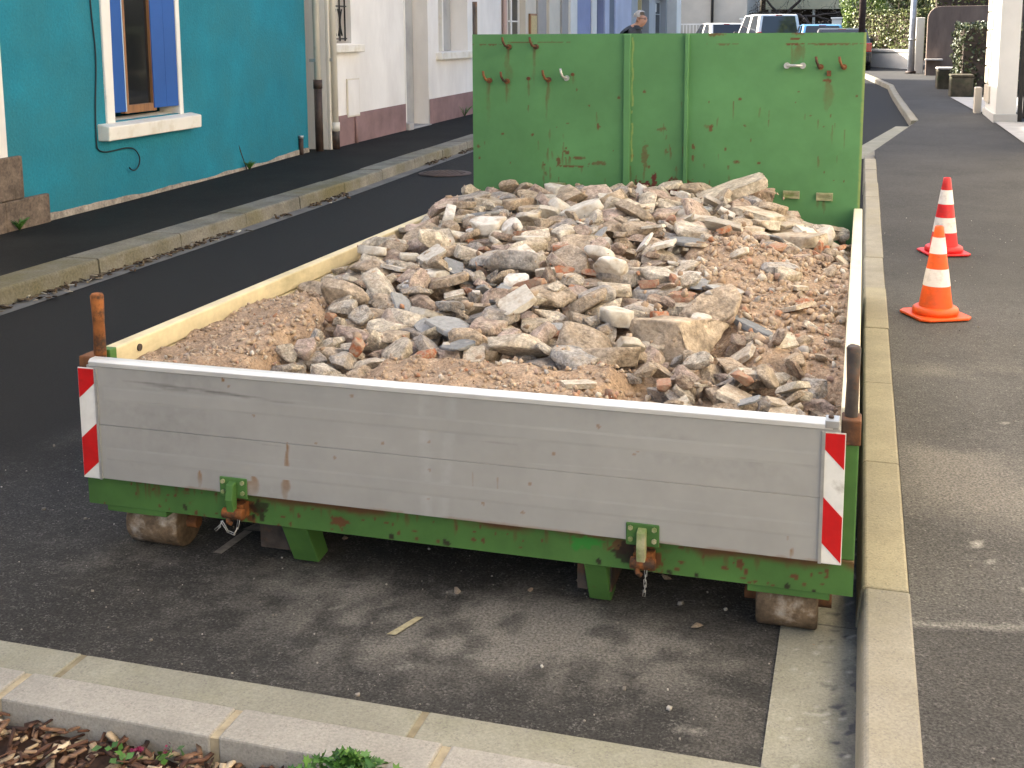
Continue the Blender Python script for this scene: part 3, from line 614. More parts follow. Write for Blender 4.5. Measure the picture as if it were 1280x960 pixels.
stone_cols = [(0, (.25, .195, .14)), (.13, (.33, .26, .185)), (.26, (.25, .215, .18)), (.4, (.37, .27, .19)), (.52, (.29, .255, .225)), (.64, (.42, .335, .24)), (.76, (.28, .20, .155)), (.87, (.40, .345, .275)), (1, (.46, .41, .34))]
M['stone'] = mat('rubble_stone', (.3, .25, .2), .9, .2, 9., .7, 45., rand=stone_cols, col2=(.46, .36, .25), c2s=7., c2lo=.53, c2hi=.75, bdist=.01)
M['pale'] = mat('broken_concrete', (.5, .45, .38), .9, .2, 5., .7, 14., rand=[(0, (.40, .35, .28)), (.35, (.47, .41, .33)), (.7, (.52, .47, .38)), (1, (.58, .54, .46))], col2=(.36, .27, .19), c2s=3., c2lo=.45, c2hi=.68, bdist=.008, grain=(16., .22))
M['brick'] = mat('broken_brick', (.4, .14, .06), .9, .2, 14., .6, 60., rand=[(0, (.34, .12, .06)), (.4, (.42, .155, .07)), (.7, (.30, .14, .095)), (1, (.42, .22, .135))], col2=(.38, .28, .20), c2s=5., c2lo=.42, c2hi=.60, bdist=.006)
M['slate'] = mat('slate', (.2, .21, .23), .75, .15, 8., .3, 60., rand=[(0, (.17, .175, .18)), (.5, (.26, .265, .265)), (1, (.34, .335, .32))], col2=(.38, .35, .30), c2s=6., c2lo=.56, c2hi=.75, bdist=.004)
M['white'] = mat('plaster', (.66, .63, .57), .9, .1, 10., .4, 60., rand=[(0, (.52, .48, .41)), (1, (.68, .65, .60))], col2=(.42, .34, .25), c2s=3.5, c2lo=.48, c2hi=.68, bdist=.006)
STC = {'tan': [(0, (.32, .255, .185)), (.5, (.41, .33, .245)), (1, (.37, .285, .205))], 'grey': [(0, (.215, .195, .18)), (.5, (.31, .285, .262)), (1, (.39, .37, .345))],
       'brown': [(0, (.20, .15, .115)), (.5, (.29, .21, .16)), (1, (.25, .18, .13))], 'pinkish': [(0, (.36, .275, .23)), (.5, (.45, .35, .29)), (1, (.33, .25, .21))], 'cream': [(0, (.46, .40, .315)), (.5, (.55, .485, .39)), (1, (.50, .455, .385))]}
for k, v in STC.items():
    v = [(p_, tuple(q_*1.0 for q_ in c_)) for p_, c_ in v]
    M['stone_'+k] = mat('rubble_stone_'+k, (.3, .25, .2), .92, .34, 4.5, .9, 11., rand=v, col2=(.45, .375, .295), c2s=3.2, c2lo=.46, c2hi=.66, bdist=.016, grain=(16., .32))
lib = {'stone': [rock_mesh('stone', 100+k, (1, random.uniform(.55, .85), random.uniform(.36, .62)), ncut=random.randint(11, 16), dmin=.38, dmax=.78, rough=.03) for k in range(20)],
       'slab': [rock_mesh('slab', 200+k, (1, random.uniform(.5, .8), random.uniform(.14, .26)), ncut=6, dmin=.62, dmax=.9, rough=.022, box=(.66, .62, .42)) for k in range(8)],
       'flat': [rock_mesh('flat_stone', 500+k, (1, random.uniform(.5, .85), random.uniform(.18, .34)), ncut=9, dmin=.5, dmax=.85, rough=.03, sub=3, box=(.8, .75, .5)) for k in range(10)],
       'brick': [rock_mesh('brick', 300+k, (1, random.uniform(.5, .7), random.uniform(.28, .48)), ncut=9, dmin=.5, dmax=.85, rough=.03, box=(.7, .68, .62)) for k in range(6)],
       'slate': [rock_mesh('slate', 400+k, (1, random.uniform(.5, .85), random.uniform(.07, .13)), ncut=7, dmin=.6, dmax=.9, rough=.02, sub=3, box=(.7, .66, .3)) for k in range(6)]}
for k, v in lib.items():
    for me, P in v: me.materials.append({'stone': M['stone'], 'flat': M['stone'], 'slab': M['pale'], 'brick': M['brick'], 'slate': M['slate']}[k])
LIBW = [(me.copy(), P) for me, P in lib['slab'][:3]+lib['flat'][:6]]
for me, P in LIBW: me.materials.clear(); me.materials.append(M['white'])
lib['white'] = LIBW
LAB = {'stone': ('stone', 'rough grey and tan building stone lying loose in the rubble load', 'stone', 'stones of the rubble load'),
       'flat': ('flat_stone', 'flat stone chip in the rubble load', 'stone', 'flat stone chips of the rubble load'),
       'slab': ('concrete_slab', 'flat broken piece of pale cement slab lying on the rubble load', 'slab', 'pale slab pieces in the rubble load'),
       'brick': ('brick_fragment', 'broken orange red brick fragment among the rubble stones', 'brick', 'brick fragments in the rubble load'),
       'slate': ('slate_shard', 'thin blue grey slate shard lying among the rubble stones', 'slate', 'slate shards in the rubble load'),
       'white': ('plaster_lump', 'whitish lump of plaster or tile bedding lying on the rubble load', 'plaster', 'white plaster lumps in the rubble load')}
def place(kind, size, where, tilt, tries=8, embed=.17, grid_update=True, yaw=None, label=None, me_i=None):
    best = None
    for _ in range(tries):
        me, P = lib[kind][me_i if me_i is not None else random.randrange(len(lib[kind]))]
        x, y = where()
        e = Euler((random.gauss(0, tilt), random.gauss(0, tilt), random.uniform(0, 6.283) if yaw is None else yaw+random.gauss(0, .25)))
        s = size*random.uniform(.9, 1.1); Q = P@np.array(e.to_matrix()).T*s
        ex = Q.min(0), Q.max(0)
        x = min(max(x, -1.094-ex[0][0]), 1.094-ex[1][0]); y = min(max(y, .035-ex[0][1]), 3.762-ex[1][1])
        ci = np.clip(((Q[:, 0]+x-GX0)/GS).round().astype(int), 0, nxg-1); cj = np.clip(((Q[:, 1]+y-GY0)/GS).round().astype(int), 0, nyg-1)
        idx = cj*nxg+ci; uq, inv = np.unique(idx, return_inverse=True)
        lo = np.full(len(uq), 1e9); hi = np.full(len(uq), -1e9); np.minimum.at(lo, inv, Q[:, 2]); np.maximum.at(hi, inv, Q[:, 2])
        g = Hg.ravel()[uq]; z = np.quantile(g-lo, 1-embed)
        score = z+ex[1][2]-target.ravel()[uq].mean()
        if best is None or score < best[0]: best = (score, me, e, s, x, y, z, uq, hi)
    score, me, e, s, x, y, z, uq, hi = best
    o = bpy.data.objects.new(LAB[kind][0], me); col.objects.link(o); o.location = (x, y, z); o.rotation_euler = e; o.scale = (s, s, s)
    zn = 'against the green end wall' if y > 3.25 else 'beside the left cream board' if x < -.85 else 'beside the right cream board' if x > .88 else 'just behind the grey tailgate' if y < .42 else 'in the back half of the load' if y > 2. else 'in the front half of the load'
    lb = LAB[kind][1]
    if kind in ('stone', 'flat'):
        cn = random.choice(['tan', 'tan', 'tan', 'grey', 'grey', 'brown', 'pinkish', 'pinkish', 'cream', 'cream', 'cream']); o.material_slots[0].link = 'OBJECT'; o.material_slots[0].material = M['stone_'+cn]
        lb = f"{'large' if size > .2 else 'middling' if size > .12 else 'small'} rough {cn} building stone {zn}" if kind == 'stone' else f"{'broad' if size > .12 else 'small'} flat {cn} stone chip {zn}"
    elif kind in ('brick', 'white', 'slate', 'slab'):
        lb = {'brick': 'orange red broken brick', 'white': 'whitish plaster lump', 'slate': 'thin blue grey slate shard', 'slab': 'flat pale cement slab piece'}[kind]
        lb = f"{'large' if size > .15 else 'small'} {lb} lying {zn}"
    tag(o, label or lb, LAB[kind][2], None if label else LAB[kind][3])
    hf = Hg.ravel(); hf[uq] = np.maximum(hf[uq], hi+z)
    return o
def ry(y): return int(np.clip((y-GY0)/GS, 0, nyg-1))
def rx(x): return int(np.clip((x-GX0)/GS, 0, nxg-1))
def zone(y0, y1, x0=-1.08, x1=1.08, avoid=1.0, fine=0.6):
    def f():
        for _ in range(40):
            x, y = random.uniform(x0, x1), random.uniform(y0, y1)
            if random.random() < avoid*sand[ry(y), rx(x)]: continue
            if random.random() < fine*fineC[ry(y), rx(x)]: continue
            return x, y
        return x, y
    return f
def at(x, y): return lambda: (x, y)
# a few pieces that stand out
for k in range(50): place('stone', random.uniform(.17, .30), zone(2.3, 3.7, -1.08, .75, 1, 1), .5)
for k in range(60): place('stone', random.uniform(.13, .23), zone(1.1, 2.8, -1.05, .5, 1, 1), .55)
for k in range(38): place('stone', random.uniform(.10, .19), zone(.5, 1.5, -.75, .6, 1, 1), .55)
for k in range(12): place('slab', random.uniform(.15, .26), zone(2.2, 3.6, -.9, .9, 1, .8), .22)
o = place('slab', .42, at(.49, 3.45), .02, 1, .2, me_i=2, yaw=.35, label='long pale stone beam leaning against the green end wall'); o.rotation_euler = Euler((.15, -.36, .25)); o.location.z += .035; o.location.x -= .03; o.scale = (.38, .24, .40); o.material_slots[0].link = 'OBJECT'; o.material_slots[0].material = M['stone_cream']
for k in range(9): place('slab', random.uniform(.18, .30), zone(2.4, 3.5, .55, 1.05, 1, .5), .2, yaw=-.7)
o = place('slab', .25, at(.27, .70), .08, 2, .3, me_i=1, yaw=.5, label='brown flat stone slab with a sharp straight edge beside the front sand patch'); o.data = o.data.copy(); o.data.materials.clear(); o.data.materials.append(mat('brown_sandstone', (.30, .20, .135), .9, .12, 9., .4, 50.))
for k in range(8): place('slate', random.uniform(.16, .26), zone(1.0, 3.5, -.9, .7, 1, .8), .3)
o = place('slate', .22, at(.78, 1.07), .1, 1, .2, yaw=-.6, label='narrow grey slate strip lying beside the large boulder'); o.scale[1] *= .35
for k in range(12): place('white', random.uniform(.10, .20), zone(.9, 3.6, -.9, 1.0, 1, .5), .3)
for k in range(6): place('brick', random.uniform(.10, .16), zone(.4, 3.5, -.9, 1., .9, .5), .4)
o = place('stone', .40, at(.575, .87), .1, 3, .35, me_i=3, yaw=.2, label='large rounded sandy boulder sunk in the middle of the fine brown rubble'); o.name = 'boulder'; o.material_slots[0].material = M['stone_tan']; Hg[ry(.87-.12):ry(.87+.10), rx(.575-.13):rx(.575+.13)] += .10
for k in range(36): place('stone', random.uniform(.07, .13), zone(.15, .8, .45, 1.08, 1, .4), .5)
for k in range(20): place('stone', random.uniform(.08, .15), zone(.1, .6, -.62, -.28, .8), .5)
for k in range(70): place('flat', random.uniform(.12, .22), zone(.6, 3.65, -1.07, .9, 1, .8), .45)
for k in range(60): place('stone', random.uniform(.07, .13), zone(.6, 3.6, -1.07, 1.05, .8, .6), .6)
for k in range(33): place('stone', random.uniform(.05, .10), zone(.5, 2.4, .4, 1.08, .5, 0), .6)
for k in range(138): place('flat', random.uniform(.04, .10), zone(.08, 3.65, -1.07, 1.08, .75, .25), .6, 5)
for k in range(34): place('flat', random.uniform(.14, .26), zone(1.0, 3.6, -.95, .75, 1, 1), .62, 6, .26)
for k in range(10): place('flat', random.uniform(.12, .18), zone(.45, 1.2, -.75, .5, 1, 1), .45, 9, .22)
for k in range(26): place('slab', random.uniform(.06, .13), zone(.15, 2.6, -.6, 1.08, .9, .1), .4)
for k in range(26): place('brick', random.uniform(.045, .10), zone(.1, 3., -1., 1.08, .5, .1), .5)
for k in range(16): place('slate', random.uniform(.06, .14), zone(.1, 3., -.7, 1.08, .9, .2), .4)
for k in range(46): place('white', random.uniform(.07, .20), zone(.5, 3.6, -.95, 1.0, 1, .55), .55, 4)
for k in range(45): place('flat', random.uniform(.06, .13), zone(.4, 3.6, -1., 1.05, .9, .5), .7, 4)
for k in range(14): place('brick', random.uniform(.06, .11), zone(.3, 3.4, -.9, 1., .9, .4), .45, 5)
for k in range(5): place('slate', random.uniform(.12, .2), zone(.6, 3.4, -.9, .8, 1, .8), .35, 5)
for k in range(16): place('white', random.uniform(.035, .08), zone(.1, 3., -1., 1.08, .6, .1), .5)
# small stuff between: thousands of crumbs lying where the fines or the stone tops leave room
def crumbs(n, smin, smax, w_sand, w_fine, w_rest):
    x = rng.uniform(GX0+.01, GX1-.01, n*4); y = rng.uniform(GY0+.01, GY1-.02, n*4)
    jx_ = ((x-GX0)/GS).astype(int); jy_ = ((y-GY0)/GS).astype(int); sA = sand[jy_, jx_]; fC = fineC[jy_, jx_]
    p = w_sand*sA+(1-sA)*(w_fine*fC+w_rest*(1-fC)); keep = rng.uniform(0, 1, len(x)) < p; x, y, jx_, jy_ = x[keep][:n], y[keep][:n], jx_[keep][:n], jy_[keep][:n]
    s = smin*(smax/smin)**(rng.uniform(0, 1, len(x))**1.8); cover = Hg[jy_, jx_]-Hb[jy_, jx_]; s = s*np.where(sand[jy_, jx_] > .5, .6, 1.)
    ok = (cover < .02) | (rng.uniform(0, 1, len(x)) < .12); x, y, s, jx_, jy_ = x[ok], y[ok], s[ok], jx_[ok], jy_[ok]
    return x, y, np.maximum(Hb[jy_, jx_], np.where(Hg[jy_, jx_]-Hb[jy_, jx_] < .02, Hb[jy_, jx_], Hg[jy_, jx_]-.01)), s
M['crumb'] = mat('rubble_crumbs', (.3, .2, .15), .95, .2, 30., .5, 90., island=[(0, (.30, .215, .15)), (.3, (.41, .305, .215)), (.55, (.36, .28, .21)), (.75, (.46, .36, .26)), (.87, (.48, .41, .32)), (.93, (.42, .20, .11)), (.96, (.32, .30, .28)), (1, (.60, .55, .47))])
x, y, z, s = crumbs(26000, .005, .048, 1., 1., .7); n = len(x)
ico = bmesh.new(); bmesh.ops.create_icosphere(ico, subdivisions=1, radius=.5); ico.verts.ensure_lookup_table()
IV = np.array([v.co for v in ico.verts]); IF = np.array([[v.index for v in f.verts] for f in ico.faces]); ico.free()
A = rng.normal(0, 1, (n, 3, 3)); Qm, _ = np.linalg.qr(A); sx = s[:, None]*np.stack([np.ones(n), rng.uniform(.5, .9, n), rng.uniform(.35, .7, n)], 1)
W = IV[None]*(1+rng.uniform(-.45, .35, (n, len(IV), 1))); W = W*sx[:, None]; W = np.einsum('nij,nkj->nki', Qm, W)+np.stack([x, y, z+s*.18], 1)[:, None]
stuff(mesh_np('small_rubble', W.reshape(-1, 3), (IF[None]+len(IV)*np.arange(n)[:, None, None]).reshape(-1, 3), M['crumb']), 'countless crumbs and pebbles strewn over the rubble load', 'rubble')
# loose stones on the asphalt below the tailgate
for (x, y, s, k) in ((.745, .03, .035, 1), (.395, .20, .05, 4), (-.42, .30, .03, 2), (.05, .05, .03, 5), (.62, .30, .03, 6), (.25, .12, .022, 8), (1.06, .02, .018, 9), (1.05, -.02, .014, 3)):
    me, P = lib['stone'][k]; o = bpy.data.objects.new('pebble', me); col.objects.link(o); o.location = (x, y, s*.22); o.scale = (s, s, s); o.rotation_euler.z = k
    tag(o, 'small loose pebble fallen on the asphalt below the tailgate', 'pebble', 'pebbles below the tailgate')

# ------------------------------------------------------------------ traffic cones
M['corange'] = mat('cone_orange', (.85, .105, .012), .45, .06, 12., .06, 60., col2=(.48, .09, .03), c2s=7., c2lo=.5, c2hi=.75, grain=(40., .08))
M['cred'] = mat('cone_red', (.66, .018, .022), .45, .06, 12., .06, 60., col2=(.38, .03, .03), c2s=7., c2lo=.5, c2hi=.75, grain=(40., .08))
M['cwhite'] = mat('cone_white', (.80, .75, .72), .4, .05, 14., .03, 60., col2=(.50, .44, .40), c2s=14., c2lo=.52, c2hi=.72)
def cone(label, x, y, rot, Hc, rb, cols, bands, basew, scuffs):
    z = zg(y)+KH+.002; t = thing('traffic_cone', label, 'traffic cone', (x, y, z), 'traffic cones on the pavement')
    ca, sa = math.cos(rot), math.sin(rot)
    def xf(a, b, c): return (x+a*ca-b*sa, y+a*sa+b*ca, z+c)
    bw_, cut = basew/2, basew*.13
    poly = [(-bw_+cut, -bw_), (bw_-cut, -bw_), (bw_, -bw_+cut), (bw_, bw_-cut), (bw_-cut, bw_), (-bw_+cut, bw_), (-bw_, bw_-cut), (-bw_, -bw_+cut)]
    MB(xf).prism(poly, 0, .014, 2).build('base_plate', cols, t, bevel=.005)
    MB(xf).lathe([(0, .014), (rb*1.36, .014), (rb*1.38, .03), (rb*1.33, .045), (rb*1.22, .052), (rb*1.02, .054), (0, .054)], n=40).build('collar', cols, t)
    rt_ = rb*.26; h0 = .053
    rad = lambda h: rb+(rt_-rb)*(h-h0)/(Hc-h0)
    last = h0
    for k, (a, b, m_) in enumerate(bands):
        e = .0012 if m_ is M['cwhite'] else 0
        pr = [(rad(a)+e, a), (rad((a+b)/2)+e, (a+b)/2), (rad(b)+e, b)]
        if b >= Hc-.001: pr += [(rt_*.8, Hc+.003), (rt_*.72, Hc-.004), (rt_*.66, Hc-.06)]
        MB(xf).lathe(pr, n=40).build('white_sleeve' if m_ is M['cwhite'] else 'cone_body', m_, t)
    for a, b in scuffs: MB(xf).box(*a, *b).build('scuff', M['darksteel'], t)
    return t
HC = .475
cone('bright orange and white cone standing in front of the red cone on the pavement', 1.535, 3.45, .45, HC, .085, M['corange'], [(.05, .165, M['corange']), (.165, .255, M['cwhite']), (.255, .335, M['corange']), (.335, .42, M['cwhite']), (.42, HC, M['corange'])], .29, [])
cone('deep red and white cone standing behind the orange cone on the pavement', 1.69, 5.36, .3, .51, .09, M['cred'], [(.05, .145, M['cred']), (.145, .245, M['cwhite']), (.245, .335, M['cred']), (.335, .43, M['cwhite']), (.43, .51, M['cred'])], .29, [])

# ------------------------------------------------------------------ houses along the left pavement
def paint(name, c, **k): return mat(name, c, k.pop('rough', .85), k.pop('var', .06), k.pop('vs_', 1.3), k.pop('bump', .25), k.pop('bs', 55.), **k)
M['teal'] = paint('teal_render', (.013, .20, .275), var=.12, vs_=1.7, col2=(.022, .185, .235), c2s=1.6, c2lo=.42, c2hi=.66, bump=.6, bs=38., bdist=.012, grain=(55., .09))
M['bare'] = paint('bare_mortar', (.30, .25, .195), grain=(40., .3), var=.25, vs_=9., bump=.7)
M['whitewash'] = paint('white_render', (.84, .80, .75), var=.05, col2=(.72, .675, .63), c2s=1.6, c2lo=.45, c2hi=.75, stretch=(1, 1, .45))
M['trim'] = paint('white_trim', (.80, .77, .71), bump=.1, col2=(.66, .60, .50), c2s=5., c2lo=.6, c2hi=.8)
M['sillw'] = paint('sill_white', (.78, .74, .66), bump=.15, col2=(.62, .55, .42), c2s=4., c2lo=.5, c2hi=.75)
M['mauve'] = paint('mauve_plinth', (.265, .165, .155), var=.14, vs_=3.)
M['bluesh'] = paint('blue_shutter', (.014, .085, .33), rough=.5, var=.06, bump=.1, bs=30.)
M['blueedge'] = paint('pale_blue_edge', (.42, .58, .72), rough=.5, bump=.05)
M['wood'] = mat('varnished_wood', (.28, .135, .055), .45, .25, 3., .15, 60., stretch=(8, 8, .6))
M['glass'] = mat('dark_glass', (.012, .014, .016), .06, .05, 1., 0, spec=.6)
M['curtain'] = paint('dim_room', (.03, .032, .035), var=.3, vs_=4.)
M['brownstone'] = paint('brown_stone', (.155, .115, .085), var=.3, vs_=9., grain=(40., .3), bump=.8)
M['cable'] = mat('black_cable', (.01, .02, .024), .6, .1, 5., 0)
M['pvcw'] = paint('white_pipe', (.70, .66, .58), rough=.5, bump=.05, col2=(.45, .40, .33), c2s=4., c2lo=.6, c2hi=.75)
M['castbrown'] = paint('brown_cast_pipe', (.055, .035, .028), rough=.6, var=.3, vs_=8.)
M['greyren'] = paint('grey_reveal', (.43, .42, .40), col2=(.33, .32, .31), c2s=2., c2lo=.45, c2hi=.7)
M['ironblk'] = mat('black_iron', (.012, .011, .011), .5, .2, 10., .1, 60.)
M['roof'] = mat('slate_roof', (.09, .09, .10), .8, .2, 5., .4, 20.)
M['lilac'] = paint('lilac_render', (.30, .33, .50)); M['lilacpale'] = paint('pale_lilac', (.52, .54, .66)); M['bluegrey'] = paint('blue_grey_door', (.10, .13, .19), rough=.5)
M['cremeh'] = paint('cream_render', (.66, .60, .50)); M['greige'] = paint('grey_beige', (.40, .37, .34)); M['notice'] = paint('yellow_notice', (.60, .47, .24), var=.1, vs_=30.)
M['pinkpipe'] = paint('pink_pipe', (.62, .46, .42), rough=.5)
M['shopgrey'] = paint('shop_grey', (.45, .46, .47)); M['shopdark'] = paint('shop_dark', (.018, .017, .017))

def frame(A, B):
    A = Vector((A[0], A[1])); B = Vector((B[0], B[1])); u = (B-A).normalized(); n = Vector((u.y, -u.x))
    return lambda s, d, z: (A.x+u.x*s+n.x*d, A.y+u.y*s+n.y*d, z)
def wall_holes(xf, s0, s1, z0, z1, holes, m, parent, depth=.22, name='wall', step=None):
    """one facade sheet with real openings and their reveals"""
    S = sorted({s0, s1, *[h[0] for h in holes], *[h[1] for h in holes]}); Zs = sorted({z0, z1, *[h[2] for h in holes], *[h[3] for h in holes]})
    mb = MB(xf)
    for a, b in zip(S[:-1], S[1:]):
        for c, d in zip(Zs[:-1], Zs[1:]):
            if any(h[0] <= a and b <= h[1] and h[2] <= c and d <= h[3] for h in holes): continue
            mb.quad((a, 0, c), (b, 0, c), (b, 0, d), (a, 0, d))
    for h in holes:
        a, b, c, d = h[:4]; q = -depth
        mb.quad((a, 0, c), (a, q, c), (a, q, d), (a, 0, d)); mb.quad((b, 0, c), (b, 0, d), (b, q, d), (b, q, c))
        mb.quad((a, 0, c), (b, 0, c), (b, q, c), (a, q, c)); mb.quad((a, 0, d), (a, q, d), (b, q, d), (b, 0, d))
    # gable ends and back
    mb.quad((s0, 0, z0), (s0, 0, z1), (s0, -7, z1), (s0, -7, z0)); mb.quad((s1, 0, z0), (s1, -7, z0), (s1, -7, z1), (s1, 0, z1)); mb.quad((s0, -7, z0), (s0, -7, z1), (s1, -7, z1), (s1, -7, z0))
    return mb.build(name, m, parent)
def roof(xf, s0, s1, z, parent, over=.28, rise=1.75):
    mb = MB(xf); mb.prism([(over, z), (over, z+.14), (-3.5, z+rise+.14), (-7.2, z+.14), (-7.2, z), (-3.5, z+rise)], s0, s1, 0)
    r = mb.build('roof', M['roof'], parent); g = MB(xf); g.tube([(s0+.05, over+.05, z+.05), (s1-.05, over+.05, z+.05)], .06, 10); g.build('gutter', M['pvcw'], r)
def window(xf, s0, s1, z0, z1, d, parent, mfr, mullion=True, bar=None, fw_=.045):
    wd = MB(xf); wd.box(s0, s0+fw_, d-.03, d+.02, z0, z1); wd.box(s1-fw_, s1, d-.03, d+.02, z0, z1); wd.box(s0+fw_, s1-fw_, d-.03, d+.02, z0, z0+fw_*1.2); wd.box(s0+fw_, s1-fw_, d-.03, d+.02, z1-fw_, z1)
    if mullion: mm = (s0+s1)/2; wd.box(mm-fw_*.6, mm+fw_*.6, d-.025, d+.024, z0+fw_*1.2, z1-fw_)
    if bar: wd.box(s0+fw_, s1-fw_, d-.02, d+.012, bar-.015, bar+.015)
    wo = wd.build('window', mfr, parent, bevel=.004)
    panes = [(s0+fw_, (s0+s1)/2-fw_*.6), ((s0+s1)/2+fw_*.6, s1-fw_)] if mullion else [(s0+fw_, s1-fw_)]
    for a, b in panes: MB(xf).box(a, b, d-.012, d-.006, z0+fw_*1.2, z1-fw_).build('pane', M['glass'], wo)
    return wo
EAVE = 6.35
# --- teal house
tA, tB = (-5.22, 5.0), (-5.5, 10.4); F_ = frame(tA, tB)
th = thing('teal_house', 'teal blue rendered house with bright blue shutters and a white window sill', 'house', (-5.3, 7.5, .12))
ws, we, wz0, wz1 = 1.10, 2.27, .855, 2.35
wall_holes(F_, -.45, 5.42, -.2, EAVE, [(ws, we, wz0, wz1), (1.1, 2.27, 3.6, 4.95), (3.9, 4.8, 3.6, 4.95)], M['teal'], th)
V, Fq = [], []
for k in range(120):      # ragged strip of bare mortar at the foot of the wall
    s = -.28+k*.0478; z = zg(5+s)+.118; hgt = .008+.05*float(fbm(s*3.1, .3, 4, 77))+.03*max(0, math.sin(s*1.3+1))**3
    V += [F_(s, .006, z-.05), F_(s, .006, z+hgt), F_(s, .018, z-.05), F_(s, .014, z+hgt*.9)]
for k in range(119): a = 4*k; Fq += [(a+2, a+6, a+7, a+3), (a+3, a+7, a+5, a+1)]
mesh_np('bare_mortar_strip', V, Fq, M['bare'], th)
sur = MB(F_)
sur.box(ws-.115, ws+.012, -.21, .02, .842, 2.46); sur.box(we-.012, we+.06, -.21, .02, .842, 2.46); sur.box(ws+.012, we-.012, -.05, .02, 2.34, 2.46)
sur.build('window_surround', M['trim'], th, bevel=.008)
MB(F_).prism([(-.2, .70), (.11, .70), (.115, .825), (.02, .845), (-.2, .875)], .855, 2.51, 0).build('window_sill', M['sillw'], th, bevel=.012, segs=3)
wo = window(F_, 1.40, 1.95, .905, 2.33, -.075, th, M['wood'], mullion=False, fw_=.062)
MB(F_).box(1.2, 2.2, -.35, -.34, .9, 2.3).build('room', M['curtain'], wo)
MB(F_).tube([F_(0, 0, 0) and (1.50, -.2, 1.25), (1.56, -.2, 1.6), (1.63, -.2, 1.85), (1.66, -.2, 2.2)], .012, 6).build('curtain_cord', M['curtain'], wo)
for a, b, d0, d1 in ((ws+.016, 1.315, .012, .006), (1.895, we-.016, .010, -.045)):   # louvre-less plank shutters folded into the opening
    sh = MB(F_); n_ = 1 if a < 1.5 else 2
    for k in range(n_):
        p = a+(b-a)*k/n_; q = a+(b-a)*(k+1)/n_; e0 = d0+(d1-d0)*k/n_ if a < 1.5 else d1+(d0-d1)*k/n_; e1 = d0+(d1-d0)*(k+1)/n_ if a < 1.5 else d1+(d0-d1)*(k+1)/n_
        sh.add([(p+.0015, e0, .93), (q-.0015, e1, .93), (q-.0015, e1, 2.33), (p+.0015, e0, 2.33), (p+.0015, e0-.03, .93), (q-.0015, e1-.03, .93), (q-.0015, e1-.03, 2.33), (p+.0015, e0-.03, 2.33)], [(0, 1, 2, 3), (4, 7, 6, 5), (0, 4, 5, 1), (1, 5, 6, 2), (2, 6, 7, 3), (3, 7, 4, 0)])
    so_ = sh.build('shutter', M['bluesh'], th, bevel=.003)
    if a < 1.5: MB(F_).box(b-.002, b+.010, d1-.036, d1+.002, .93, 2.33).build('shutter_edge', M['blueedge'], so_)
for a, b in ((1.1, 2.27), (3.9, 4.8)): window(F_, a+.02, b-.02, 3.62, 4.93, -.12, th, M['trim'])
cb = [(.835, .012, 2.6), (.836, .012, 1.9), (.87, .012, 1.44), (.82, .012, 1.0), (.805, .012, .70), (.83, .012, .63), (.93, .014, .60), (1.1, .016, .60), (1.25, .018, .605), (1.38, .022, .585), (1.45, .03, .51), (1.43, .035, .435), (1.36, .04, .395), (1.30, .04, .40), (1.265, .03, .43)]
cbs = []
for k in range(len(cb)-1):
    for j in range(4):
        t = j/4; p0 = Vector(cb[max(k-1, 0)]); p1 = Vector(cb[k]); p2 = Vector(cb[k+1]); p3 = Vector(cb[min(k+2, len(cb)-1)])
        cbs.append(.5*((2*p1)+(p2-p0)*t+(2*p0-5*p1+4*p2-p3)*t*t+(3*p1-p0-3*p2+p3)*t**3))
tag(MB(F_).tube(cbs, .0065, 6).build('cable', M['cable']), 'thin black cable hanging loose beside the blue shuttered window', 'cable')
MB(F_).tube([(5.13, .03, .12), (5.13, .03, .37)], .028, 10).build('pipe_stub', M['castbrown'], th)
MB(F_).tube([(5.13, .03, .36), (5.13, .03, .395)], .033, 10).build('pipe_cap', M['steel'], th)
roof(F_, -.45, 5.42, EAVE, th)
# --- neighbour to the left with brown stone blocks at its foot
nh = thing('corner_house', 'white rendered house edge with bare brown stone blocks at its foot', 'house', (-5.1, 1, .1))
N_ = frame((-4.72, -5), (-5.19, 4.69)); nl = (Vector((-5.19, 4.69))-Vector((-4.72, -5))).length
wall_holes(N_, 0, nl-.085, -.2, EAVE, [(3, 4.1, .95, 2.3), (6, 6.95, .1, 2.3), (3, 4.1, 3.6, 4.9), (6, 7, 3.6, 4.9)], M['whitewash'], nh)
for a, b, c, d in ((3, 4.1, .95, 2.3), (3, 4.1, 3.6, 4.9), (6, 7, 3.6, 4.9)): window(N_, a+.02, b-.02, c+.02, d-.02, -.12, nh, M['trim'])
MB(N_).box(6.02, 6.93, -.18, -.13, .1, 2.28).build('door', M['bluegrey'], nh, bevel=.01)
MB(F_).box(-.62, -.515, .002, .055, .10, .35).build('stone_block', M['brownstone'], nh, bevel=.012)
MB(F_).box(-.51, .045, .004, .05, .10, .352).build('stone_block', M['brownstone'], nh, bevel=.012)
MB(F_).box(-.60, -.27, .004, .05, .355, .69).build('stone_block', M['brownstone'], nh, bevel=.012)
roof(N_, 0, nl-.085, EAVE, nh)
